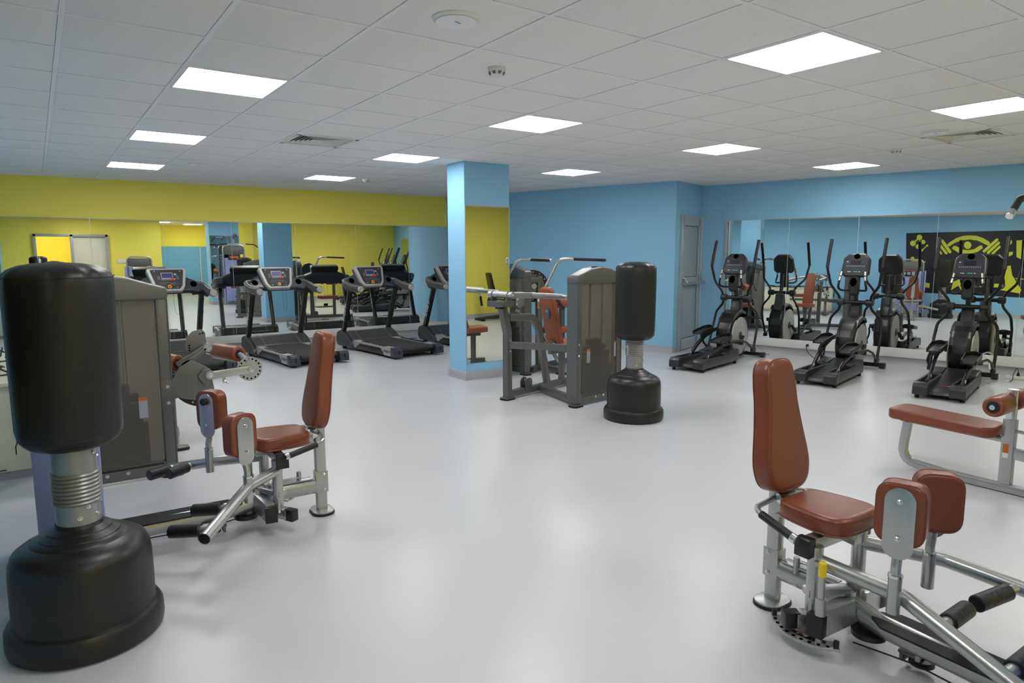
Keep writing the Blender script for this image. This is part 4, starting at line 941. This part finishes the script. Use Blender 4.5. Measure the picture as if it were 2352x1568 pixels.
# ------------------------------------------------------------------ treadmills
def make_treadmill():
    t = thing('treadmill', '', 'treadmill', (0, 0, 0), 0, 'treadmills in a row along the yellow wall')
    W = .78
    # deck: x from 0 (rear) to 2.05 (front)
    MB().box((.86, 0, .095), (1.60, .66, .075), bev=.01).build('deck_base', 'rubber', t)
    b = MB().box((.73, 0, .150), (1.38, .56, .012), bev=.004).cyl((.055, -.26, .128), (.055, .26, .128), .030, 20); b.build('running_belt', 'belt', t)
    for s in (-1, 1):
        y = s*.365
        MB().prism([(.10, .06), (.16, .035), (1.38, .035), (1.42, .09), (1.42, .13), (.10, .13)], .085, XZ(y), bev=.008).build('side_rail', 'black', t)
        MB().prism([(.10, .128), (1.42, .128), (1.42, .160), (.10, .152)], .115, XZ(s*.345), bev=.006).build('rail_cover', 'lightgrey', t)
        MB().box((.72, s*.345, .1605), (.70, .070, .008), bev=.003).build('step_pad', 'rubber', t, 'black ribbed step strip')
        MB().box((.75, s*.375, .1655), (.10, .004, .001)).build('step_print', 'print', t)
        # silver side badge plates
        ys = s*.4095
        MB().prism([(.09, .035), (.09, .158), (.45, .158), (.42, .125), (.39, .125), (.37, .09), (.34, .09), (.325, .035)] if True else [], .004, XZ(ys)).build('side_badge', 'lightgrey', t)
        MB().prism([(1.06, .14), (1.10, .10), (1.14, .10), (1.18, .06), (1.38, .06), (1.42, .14)], .004, XZ(ys)).build('front_badge', 'lightgrey', t)
        fm = frame((.232, s*.4125, .094), (-s*-1, 0, 0), (0, 0, 1)) if s < 0 else frame((.232, s*.4125, .094), (-1, 0, 0), (0, 0, 1))
        text('model_print', '9700 P', .056, fm, 'black', t, sx=1.25)
        # rear end cap
        MB().prism(rpoly([(-.015, .03), (.12, .03), (.12, .165), (.02, .165), (-.015, .13)], .012, 3), .135, XZ(s*.352), bev=.008).build('end_cap', 'navygrey', t)
        cp = MB()
        for z in (.115, .085): cp.cyl((-.0155, s*.352, z), (-.018, s*.352, z), .009, 10)
        cp.build('end_bolt', 'dark', t)
        # side shroud of the motor hood
        sh = rpoly([(1.24, .05), (1.70, .05), (1.76, .12), (1.73, .26), (1.62, .30), (1.46, .24), (1.26, .11)], .05, 4)
        MB().prism(sh, .055, XZ(s*.435), bev=.014, seg=3).build('side_shroud', 'hood', t)
        # uprights
        up = MB().rect([(1.64, s*.405, .17), (1.32, s*.400, .95)], .055, .085, up=(1, 0, 0), r=.010); up.build('upright', 'black', t)
        MB().prism([(1.555, .30), (1.585, .31), (1.365, .90), (1.335, .90)], .004, XZ(s*.4365)).build('upright_trim', 'gun2', t)
        d = Vector((-.32, 0, .78)).normalized()
        fx = frame((1.775, s*.402, .64), d if s > 0 else -d, (-.94 if s > 0 else .94, 0, -.33) if s > 0 else (.94, 0, .33))
        fm = frame((1.785, s*.4015, .60), (-d.x, 0, -d.z), (0, s, 0))
        m2 = frame((1.472, s*.4385, .575), d, d.cross(Vector((0, 1, 0)))*(1 if s < 0 else -1))
        text('upright_print', '9700 P', .082, m2, 'print', t, shear=.2, sx=1.3)
        MB().cyl((1.68, s*.32, .03), (1.68, s*.38, .03), .03, 16).build('transport_wheel', 'rubber', t)
        MB().cyl((.16, s*.32, .0), (.16, s*.32, .04), .022, 12).build('levelling_foot', 'rubber', t)
    # motor hood
    hood = rpoly([(1.28, .12), (1.74, .12), (1.74, .20), (1.67, .275), (1.50, .285), (1.37, .22), (1.28, .17)], .05, 5)
    MB().prism(hood, .82, XZ(0), bev=.02, seg=3).build('motor_hood', 'hood', t)
    for s in (-1, 1): MB().prism(rpoly([(1.27, .13), (1.74, .13), (1.74, .205), (1.67, .28), (1.50, .29), (1.37, .226), (1.27, .176)], .05, 5), .020, XZ(s*.27), bev=.006).build('hood_rib', 'gun2', t)
    MB().box((1.56, 0, .2845), (.012, .10, .0015), bev=.0005).build('hood_badge', 'labelgrey', t)
    MB().box((1.69, 0, .07), (.10, .74, .05), bev=.006).build('front_crossbar', 'black', t)
    # console shelf: dark cowl across, curving back into the side handles
    cwm = frame((1.43, 0, 1.075), (0, -1, 0), (math.sin(R(34)), 0, math.cos(R(34))))
    MB().prism(rpoly([(-.465, -.07), (-.44, .0), (-.36, .075), (-.24, .135), (.24, .135), (.36, .075), (.44, .0), (.465, -.07), (.40, -.135), (.28, -.10), (-.28, -.10), (-.40, -.135)], .05, 5), .10, cwm @ Matrix.Translation((0, 0, -.03)), bev=.035, seg=4).build('console_shelf', 'navygrey', t, 'dark cowl with cup holders')
    for s in (-1, 1):
        MB().prism(circle(.045, 22), .006, cwm @ Matrix.Translation((s*.33, .0, .0205))).build('cup_holder', 'dark', t)
        # sweeping side handle
        hn = MB().sweep([(1.50, s*.36, 1.07), (1.46, s*.445, 1.065), (1.34, s*.470, 1.03), (1.16, s*.465, .99), (.90, s*.445, .975)], rrect(.065, .112, .03, 4), fil=.14); hn = hn.build('side_handle', 'gun2', t)
        MB().box((1.08, s*.489, .985), (.05, .003, .028)).build('sensor_plate', 'black', hn)
        MB().cyl((.905, s*.445, .975), (.885, s*.444, .975), .050, 18, r2=.040).build('handle_end', 'lightgrey', hn)
        bk = MB().sweep([(1.50, s*.33, .97), (1.44, s*.42, .985), (1.34, s*.45, .97), (1.24, s*.455, .95)], rrect(.05, .09, .02, 4), fil=.12).build('handle_underside', 'charcoal', t)
    # console head tilted towards the runner
    tl = R(28)
    cm = frame((1.40, 0, 1.150), (0, -1, 0), (math.sin(tl), 0, math.cos(tl)))
    frm = rpoly([(-.262, .178), (.262, .178), (.205, -.105), (.155, -.178), (-.155, -.178), (-.205, -.105)], .04, 5)
    MB().prism(frm, .075, cm @ Matrix.Translation((0, 0, -.02)), bev=.022, seg=3).build('console_frame', 'lightgrey', t, 'light grey console bezel')
    MB().prism([(x*1.0, y*1.0) for x, y in frm], .05, cm @ Matrix.Translation((0, 0, -.065)), bev=.02).build('console_back', 'black', t)
    fc = rpoly([(-.215, .150), (.215, .150), (.166, -.09), (.128, -.145), (-.128, -.145), (-.166, -.09)], .02, 4)
    MB().prism(fc, .006, cm @ Matrix.Translation((0, 0, .0185)), bev=.002).build('console_face', 'face', t)
    Z = lambda x, y, z=.0225: cm @ Vector((x, y, z))
    MB().box((0, 0, 0), (.150, .086, .003), cm @ Matrix.Translation((-.01, .060, .0225)), bev=.001).build('screen_bezel', 'lightgrey', t)
    MB().box((0, 0, 0), (.136, .070, .004), cm @ Matrix.Translation((-.01, .058, .0232))).build('screen', 'screen', t)
    kb = MB()
    for k in range(6): kb.box((0, 0, 0), (.022, .007, .002), cm @ Matrix.Translation((-.065+.029*k, .007, .0226)))
    for x, y, w_ in ((.095, .085, .030), (.098, .070, .034)): kb.box((0, 0, 0), (w_, .007, .001), cm @ Matrix.Translation((x, y, .0224)))
    kb.build('white_button', 'print', t)
    gl = MB().rect([Z(-.09, .012), Z(-.085, -.010), Z(.085, -.010), Z(.09, .012)], .005, .005, fil=.015); gl.build('button_rail', 'lightgrey', t)
    tx = MB(); random.seed(11)
    for r_ in range(3):
        for k in range(13):
            if random.random() < .8: tx.box((0, 0, 0), (random.uniform(.006, .013), .0035, .001), cm @ Matrix.Translation((-.115+.019*k+random.uniform(-.003, .003), -.045-.016*r_, .0222)))
    for sx in (-.118, .118):
        for k in range(5): tx.box((0, 0, 0), (.03, .003, .001), cm @ Matrix.Translation((sx, .05-.012*k, .0222)))
    tx.build('small_print', 'labelgrey', t)
    MB().lathe([(1e-4, .012), (.012, .012), (.017, .006), (.017, .0)], 20, cm @ Matrix.Translation((.0, -.112, .022))).build('stop_button', 'red', t); MB().lathe([(.017, .0), (.017, .004), (.024, .004), (.024, 0)], 24, cm @ Matrix.Translation((.0, -.112, .022))).build('stop_ring', 'safety', t)
    MB().box((0, 0, 0), (.026, .045, .014), cm @ Matrix.Translation((.045, -.004, .029)), bev=.004).build('safety_key', 'red', t)
    cd = MB().tube([Z(.02, -.12, .03), Z(.03, -.17, .035), (1.30, -.03, .86), (1.31, -.05, .70), (1.32, -.075, .665), (1.32, -.10, .70), (1.31, -.09, .86), Z(.075, -.17, .035), Z(.07, -.12, .03)], .0016, 5, fil=.04); cd.build('safety_cord', 'black', t)
    st = MB()
    for x, y in ((-.16, .125), (.165, .125), (-.10, -.122), (.10, -.122)): st.box((0, 0, 0), (.016, .012, .001), cm @ Matrix.Translation((x, y, .0225)))
    st.build('tape_corner', 'lav', t)
    return t
TM = [((1.62, 9.02), 'leftmost treadmill, half hidden by the tall grey tower and brown rollers'),
      ((3.08, 8.93), 'second treadmill from the left, in front of the blue pillar reflection'),
      ((4.515, 8.80), 'third treadmill from the left, fully in view left of the pillar'),
      ((5.93, 8.70), 'rightmost treadmill, partly hidden by the blue pillar')]
T0 = make_treadmill()
for i, (p, lb) in enumerate(TM):
    o = T0 if i == 0 else copy_tree(T0)
    o.location = (*p, 0); o.rotation_euler = (0, 0, R(95.3)); o['label'] = lb

# ------------------------------------------------------------------ elliptical trainers
def make_elliptical():
    t = thing('elliptical_trainer', '', 'elliptical trainer', (0, 0, 0), 0, 'ellipticals facing the wall mirror')
    for s in (-1, 1):
        # track housing: hollow box, open slot on top
        y = s*.165
        pr_ = rpoly([(.0, .045), (1.10, .045), (1.10, .12), (.95, .155), (.10, .165), (.035, .15)], .03, 3)
        MB().prism(pr_, .024, XZ(s*.222), bev=.006).prism(pr_, .024, XZ(s*.105), bev=.006).build('track_wall', 'charcoal', t)
        MB().prism(rpoly([(-.005, .04), (.09, .04), (.13, .168), (.035, .163), (.0, .13)], .02, 3), .14, XZ(y), bev=.010).build('track_end', 'charcoal', t)
        MB().box((.62, y, .06), (.98, .10, .02)).build('track_floor', 'black', t)
        MB().prism(rpoly([(.80, .06), (1.16, .06), (1.12, .20), (.98, .185), (.80, .17)], .03, 3), .12, XZ(y), bev=.012).build('track_front', 'charcoal', t)
        MB().cyl((.08, s*.20, 0), (.08, s*.20, .045), .022, 12).cyl((1.05, s*.20, 0), (1.05, s*.20, .045), .022, 12).build('levelling_foot', 'rubber', t)
        # side disc on the flywheel fairing
        MB().lathe([(1e-4, .0), (.235, .0), (.262, -.006), (.27, -.02), (.27, -.03), (1e-4, -.03)], 48, frame((1.39, s*.125, .345), (1, 0, 0), (0, 0, -s)) if True else None).build('side_disc', 'lightgrey', t, 'silver side disc')
        MB().lathe([(1e-4, .003), (.055, .003), (.062, -.002)], 24, frame((1.39, s*.125, .345), (1, 0, 0), (0, 0, -s))).build('disc_hub', 'charcoal', t)
        ph = 0 if s > 0 else PI
        cr = Vector((1.37, s*.175, .345))+Vector((math.cos(R(40)+ph), 0, math.sin(R(40)+ph)))*.13
        MB().beam((1.39, s*.160, .345), cr, .02, .05, up=(0, 1, 0)).build('crank', 'black', t)
        # pedal arm: from the track roller up to the crank
        rr = Vector((.42 if s > 0 else .24, y, .125))
        top = Vector((cr.x, s*.19, cr.z))
        mid = rr.lerp(top, .45)+Vector((0, 0, .10))
        MB().sweep([rr, rr.lerp(mid, .5)+Vector((0, 0, .03)), mid, mid.lerp(top, .55)+Vector((0, 0, .03)), top], rrect(.032, .055, .012, 3), fil=.08).build('pedal_arm', 'black', t)
        MB().cyl(rr+Vector((0, -.025, 0)), rr+Vector((0, .025, 0)), .03, 16).build('track_roller', 'rubber', t); MB().cyl(rr+Vector((-.0, -.028, .03)), rr+Vector((0, -.028, .08)), .008, 8).build('roller_pin', 'chrome', t)
        MB().box(top+Vector((.0, 0, .0)), (.07, .05, .06), bev=.012).build('crank_joint', 'charcoal', t)
        # pedal
        pc = mid+Vector((-.04, -s*.0, .075)); q = Matrix.Translation(pc) @ Matrix.Rotation(R(-6), 4, 'Y')
        pd = MB().prism(rpoly([(-.19, -.062), (.16, -.075), (.20, .0), (.16, .075), (-.19, .062)], .04, 4), .022, q, bev=.006); pd = pd.build('pedal', 'charcoal', t)
        rim = [(-.18, -.066, .012), (.15, -.078, .018), (.205, 0, .035), (.15, .078, .018), (-.18, .066, .012)]
        MB().rect([q @ Vector(p) for p in rim], .012, .05, fil=.05, r=.004).build('pedal_rim', 'black', pd)
        MB().box((0, 0, -.045), (.12, .05, .07), q, bev=.01).build('pedal_bracket', 'black', pd)
        # swinging handle: pivot on the cross tube
        pv = Vector((1.46, s*.175, .875)); dx = .09 if s < 0 else -.07
        MB().cyl(pv-Vector((0, s*.055, 0)), pv+Vector((0, s*.04, 0)), .046, 20, bev=.012).build('pivot_housing', 'charcoal', t)
        up = [pv+Vector((0, 0, .0)), pv+Vector((-.03-dx*.3, s*.025, .085)), pv+Vector((-.08-dx, s*.13, .22)), pv+Vector((-.14-dx, s*.165, .44)), pv+Vector((-.01-dx, s*.165, .79))]
        MB().tube(up, .0165, 12, fil=.14, up=(1, 0, 0)).build('swing_handle', 'black', t)
        a_, b_ = up[-2].lerp(up[-1], .0), up[-1]
        MB().tube([a_, a_.lerp(b_, .5)+Vector((-.005, 0, 0)), b_+Vector((.004, 0, .01))], .0205, 14, fil=.2).build('handle_grip', 'grip', t)
        lo = [pv, pv+Vector((.02, s*.015, -.09)), pv+Vector((.05+dx*.4, s*.115, -.21)), pv+Vector((.02+dx*.4, s*.135, -.38)), pv+Vector((-.12+dx, s*.125, -.72))]
        MB().tube(lo, .0165, 12, fil=.12, up=(1, 0, 0)).build('lower_link', 'black', t)
        jt = lo[-1]
        lk = [mid+Vector((.10, s*.04, .03)), mid+Vector((.35, s*.10, .04)), jt+Vector((-.22, 0, .12)), jt]
        MB().tube(lk, .014, 10, fil=.12).build('coupling_link', 'black', t)
        MB().box(jt, (.10, .05, .06), bev=.015).build('link_joint', 'charcoal', t)
        # fixed pulse grips
        MB().tube([(1.395, s*.03, 1.03), (1.34, s*.145, 1.03), (1.28, s*.165, 1.06), (1.26, s*.155, 1.12), (1.30, s*.135, 1.27)], .0135, 12, fil=.05).build('fixed_handle', 'grip', t)
        for k in (0, 1):
            a = Vector((1.266+.026*k*0+.0, s*.152, 1.145)).lerp(Vector((1.30, s*.135, 1.27)), .08+.5*k); c = Vector((1.266, s*.152, 1.145)).lerp(Vector((1.30, s*.135, 1.27)), .46+.5*k)
            MB().cyl(a, c, .0158, 14).build('pulse_sensor', 'chrome', t)
    # centre ramp, fairing, neck
    MB().prism(rpoly([(.03, .045), (1.08, .045), (1.08, .20), (.45, .115), (.06, .085)], .02, 3), .185, XZ(0), bev=.006).build('centre_cover', 'charcoal', t)
    bd = MB().box((.30, .0, .1095), (.018, .045, .002), bev=.0005); bd.build('oval_badge', 'red', t)
    MB().box((.30, -.065, .1095), (.006, .07, .002), bev=.0005).build('badge_print', 'print', t)
    fair = rpoly([(1.40+.335*math.cos(R(a)), max(.05, .355+.335*math.sin(R(a)))) for a in range(-62, 243, 16)], .03, 2)
    MB().prism(fair, .215, XZ(0), bev=.05, seg=4).build('flywheel_fairing', 'black', t)
    MB().prism(rpoly([(1.16, .56), (1.27, .665), (1.42, .705), (1.58, .675), (1.64, .60), (1.56, .62), (1.42, .64), (1.26, .59)], .04), .232, XZ(0), bev=.02, seg=3).build('fairing_crest', 'charcoal', t)
    MB().prism(rpoly([(1.36, .62), (1.66, .58), (1.60, .72), (1.565, .86), (1.50, .87), (1.44, .74)], .03), .13, XZ(0), bev=.03, seg=3).build('neck_shroud', 'charcoal', t)
    for s in (-1, 1): MB().box((1.16, s*.1085, .17), (.16, .002, .016), bev=.0005).build('side_print', 'labelgrey', t)
    MB().rect([(1.55, 0, .68), (1.42, 0, 1.16)], .05, .06, up=(1, 0, 0), r=.018).build('mast', 'black', t)
    MB().cyl((1.46, -.16, .875), (1.46, .16, .875), .027, 16).build('cross_tube', 'black', t)
    cp = MB().prism(rpoly([(1.33, .98), (1.39, .95), (1.43, 1.05), (1.43, 1.20), (1.36, 1.24), (1.31, 1.12)], .04), .12, XZ(0), bev=.035, seg=3); cp.build('bottle_holder', 'charcoal', t)
    cm = frame((1.33, 0, 1.135), (0, -1, 0), (.25, 0, 1)); MB().prism([(x, y*1.35) for x, y in circle(.040, 20)], .03, cm @ Matrix.Translation((0, 0, .0))).build('bottle_opening', 'dark', t)
    tl = R(22); cm = frame((1.385, 0, 1.345), (0, -1, 0), (math.sin(tl), 0, math.cos(tl)))
    cs = rpoly([(-.165, -.10), (-.125, -.145), (.125, -.145), (.165, -.10), (.155, .10), (.09, .165), (-.09, .165), (-.155, .10)], .05, 5)
    MB().prism(cs, .075, cm @ Matrix.Translation((0, 0, -.035)), bev=.028, seg=4).build('console', 'charcoal', t)
    MB().prism(rpoly([(-.12, -.11), (.12, -.11), (.13, .05), (.10, .075), (-.10, .075), (-.13, .05)], .03), .004, cm @ Matrix.Translation((0, 0, .003))).build('console_face', 'navygrey', t)
    MB().box((0, 0, 0), (.12, .055, .003), cm @ Matrix.Translation((0, .035, .005))).build('screen', 'black', t)
    MB().prism(circle(.036, 20), .004, cm @ Matrix.Translation((0, .118, .003))).build('fan_vent', 'dark', t)
    kb = MB()
    for k in range(11): kb.box((0, 0, 0), (.010, .005, .002), cm @ Matrix.Translation((-.10+.02*k, -.012, .005)))
    kb.box((0, 0, 0), (.016, .010, .002), cm @ Matrix.Translation((-.10, .045, .005)))
    for x in (-.075, -.055, .055): kb.box((0, 0, 0), (.015, .009, .002), cm @ Matrix.Translation((x, -.088, .005)))
    kb.build('white_button', 'print', t)
    MB().box((0, 0, 0), (.05, .009, .002), cm @ Matrix.Translation((.01, -.088, .005))).build('green_strip', 'green', t)
    # front stabiliser
    MB().beam((1.60, 0, .055), (1.83, 0, .055), .10, .05).build('front_beam', 'black', t)
    MB().rect([(1.83, -.28, .045), (1.83, .28, .045)], .06, .055).build('front_stabiliser', 'black', t)
    for s in (-1, 1): MB().box((1.83, s*.28, .040), (.085, .07, .075), bev=.012).build('stabiliser_cap', 'charcoal', t)
    MB().box((.62, 0, .03), (.9, .30, .025), bev=.004).build('bottom_plate', 'black', t)
    return t
E0 = make_elliptical()
EL = [((6.70, 5.70), 'farthest elliptical trainer, nearest the grey door'), ((7.12, 4.20), 'middle elliptical trainer of the three facing the mirror'),
      ((7.43, 3.04), 'rightmost elliptical trainer, nearest the brown bench')]
for i, (p, lb) in enumerate(EL):
    o = E0 if i == 0 else copy_tree(E0)
    o.location = (*p, 0); o.rotation_euler = (0, 0, R(13.5)); o['label'] = lb

# ------------------------------------------------------------------ recumbent bikes seen in the pillar mirror
def make_bike():
    t = thing('recumbent_bike', '', 'exercise bike', (0, 0, 0), 0, 'exercise bikes by the yellow wall')
    MB().prism(rpoly([(-.02, -.16), (.28, -.13), (.28, .13), (-.02, .16)], .05), .09, frame((-.1, 0, .28), (0, 0, 1), (0, 1, 0)) @ Matrix.Translation((.25, 0, 0)), bev=.03).build('backrest', 'vinyl', t)
    MB().prism(rpoly([(-.16, -.19), (.22, -.15), (.22, .15), (-.16, .19)], .06), .08, XY(.48), bev=.02).build('seat', 'vinyl', t)
    MB().rect([(-.08, 0, .45), (-.12, 0, .70), (-.17, 0, 1.02)], .06, .05, up=(1, 0, 0)).build('back_frame', 'gun', t)
    MB().prism(rpoly([(-.16, -.17), (.36, -.14), (.36, .14), (-.16, .17)], .06), .06, frame((-.115, 0, .82), (-.22, 0, 1), (0, 1, 0)), bev=.02).build('back_cushion', 'black', t)
    MB().rect([(.02, 0, .44), (.30, 0, .10)], .07, .09, up=(1, 0, 0)).build('seat_post', 'black', t)
    MB().prism(rpoly([(-.45, .03), (1.25, .03), (1.25, .10), (.1, .13), (-.45, .08)], .03), .16, XZ(0), bev=.02).build('base', 'charcoal', t)
    MB().prism(rpoly([(.75, .08), (1.2, .08), (1.22, .40), (1.05, .58), (.85, .52), (.72, .30)], .08, 5), .20, XZ(0), bev=.05, seg=3).build('flywheel_fairing', 'charcoal', t)
    MB().rect([(1.05, 0, .52), (.95, 0, 1.18)], .05, .06, up=(1, 0, 0)).build('mast', 'black', t)
    MB().box((.92, 0, 1.22), (.06, .30, .24), bev=.02).build('console', 'charcoal', t)
    for s in (-1, 1):
        MB().tube([(.05, s*.10, .46), (.10, s*.26, .50), (.22, s*.27, .62)], .014, 10, fil=.05).build('seat_handle', 'grip', t)
        MB().box((.93+.12*s, s*.19, .30-.08*s), (.22, .10, .03), bev=.01).build('pedal', 'black', t)
        MB().beam((.95, s*.12, .30), (.93+.12*s, s*.13, .30-.08*s), .02, .03).build('crank', 'gun2', t)
    for x in (-.42, 1.15): MB().box((x, 0, .025), (.09, .50, .05), bev=.015).build('floor_bar', 'rubber', t)
    return t
B0 = make_bike(); B0.location = (8.55, .80, 0); B0.scale = (.92, .92, .92); B0.rotation_euler = (0, 0, R(10)); B0['label'] = 'black recumbent bike seen in the pillar mirror, the one standing clear on the left'
B1 = copy_tree(B0); B1.location = (8.95, 1.35, 0); B1['label'] = 'black recumbent bike at the right edge of the pillar mirror, half cut off'

# ------------------------------------------------------------------ small electrical things
def on_trim(y, off=.042): return Vector((mwx(y)-off*math.cos(R(14)), y-off*math.sin(R(14)), 0))
p = on_trim(5.55); q_ = Matrix.Translation(p+Vector((0, 0, .16))) @ Matrix.Rotation(R(14), 4, 'Z')
sk = tag(MB().box((0, 0, 0), (.012, .09, .09), q_, bev=.002).build('wall_socket', 'white'), 'white socket on the trunking with a black plug in it', 'socket')
tag(MB().cyl(q_ @ Vector((-.006, 0, .0)), q_ @ Vector((-.045, 0, .0)), .020, 16, r2=.014).tube([q_ @ Vector((-.045, 0, 0)), q_ @ Vector((-.07, 0, -.03)), (p.x-.05, p.y-.05, .05), (p.x-.12, p.y-.18, .006), (p.x-.30, p.y-.42, .006), (p.x-.62, p.y-.50, .006)], .0045, 6, fil=.05).build('electric_cable', 'rubber'), 'black power cord from the wall socket to the middle elliptical', 'cord', None)
tag(MB().box((8.70, 6.08, .018), (.17, .06, .035), bev=.006, rz=R(-15)).tube([(8.62, 6.09, .012), (8.60, 6.10, .006), (8.585, 6.12, .006)], .004, 6).tube([(8.79, 6.06, .012), (8.85, 5.96, .006), (8.95, 6.02, .006)], .004, 6).build('power_adapter', 'rubber'), 'black power brick on the floor by the farthest elliptical', 'adapter')
tag(MB().box((9.30, 3.50, .018), (.06, .17, .035), bev=.006, rz=R(30)).tube([(9.32, 3.42, .01), (9.33, 3.36, .005), (9.37, 3.32, .005), (9.35, 3.37, .005)], .004, 6, fil=.03).build('power_adapter', 'rubber'), 'black power brick on the floor beside the rightmost elliptical', 'adapter')
ps = thing('power_strip', 'white socket strip on the floor below the trunking at far right', 'power strip', (9.46, 3.00, 0), -76)
MB().box((0, 0, .022), (.28, .055, .042), bev=.008).build('body', 'white', ps)
for k in (-1, 0, 1): MB().cyl((.085*k, 0, .042), (.085*k, 0, .0445), .019, 16).build('socket', 'labelgrey', ps)
tag(MB().tube([(9.425, 3.19, .022), (9.41, 3.25, .03), (9.46, 3.32, .10), (9.53, 3.36, .215), (9.56, 3.42, .245), (9.52, 3.50, .19), (9.47, 3.54, .06), (9.40, 3.60, .008), (9.30, 3.62, .006)], .009, 8, fil=.06).build('extension_lead', 'white'), 'white extension lead looping over the trunking at far right', 'cord')
for k, dy in ((0, .0), (1, -.085)):
    x, y = 9.46+.0*k+.02*k, 3.02+dy
    tag(MB().cyl((x, y, .045), (x, y, .085), .018, 14, r2=.010).tube([(x, y, .085), (x+.01, y+.01, .12), (x+.02, y+.03, .13), (x-.03, y+.04, .06), (x-.10, y+.02, .006), (x-.24, y+.0, .006)] if k == 0 else [(x, y, .085), (x+.005, y-.03, .13), (x+.02, y-.12, .14), (x+.05, y-.26, .08)], .004, 6, fil=.05).build('plug', 'rubber'),
        ('black plug nearer the looping white lead in the floor power strip', 'second black plug in the floor power strip, farther from the white lead')[k], 'plug')
tag(MB().cyl((5.045, YB-.045, .15), (5.045, YB-.09, .15), .018, 14, r2=.013).tube([(5.045, YB-.09, .15), (5.06, YB-.16, .19), (5.13, YB-.26, .17), (5.20, YB-.36, .06), (5.32, YB-.46, .008), (5.50, YB-.50, .008)], .0065, 8, fil=.08).build('electric_cable', 'rubber'), 'black power cord plugged into the trunking between the two right treadmills', 'cord')
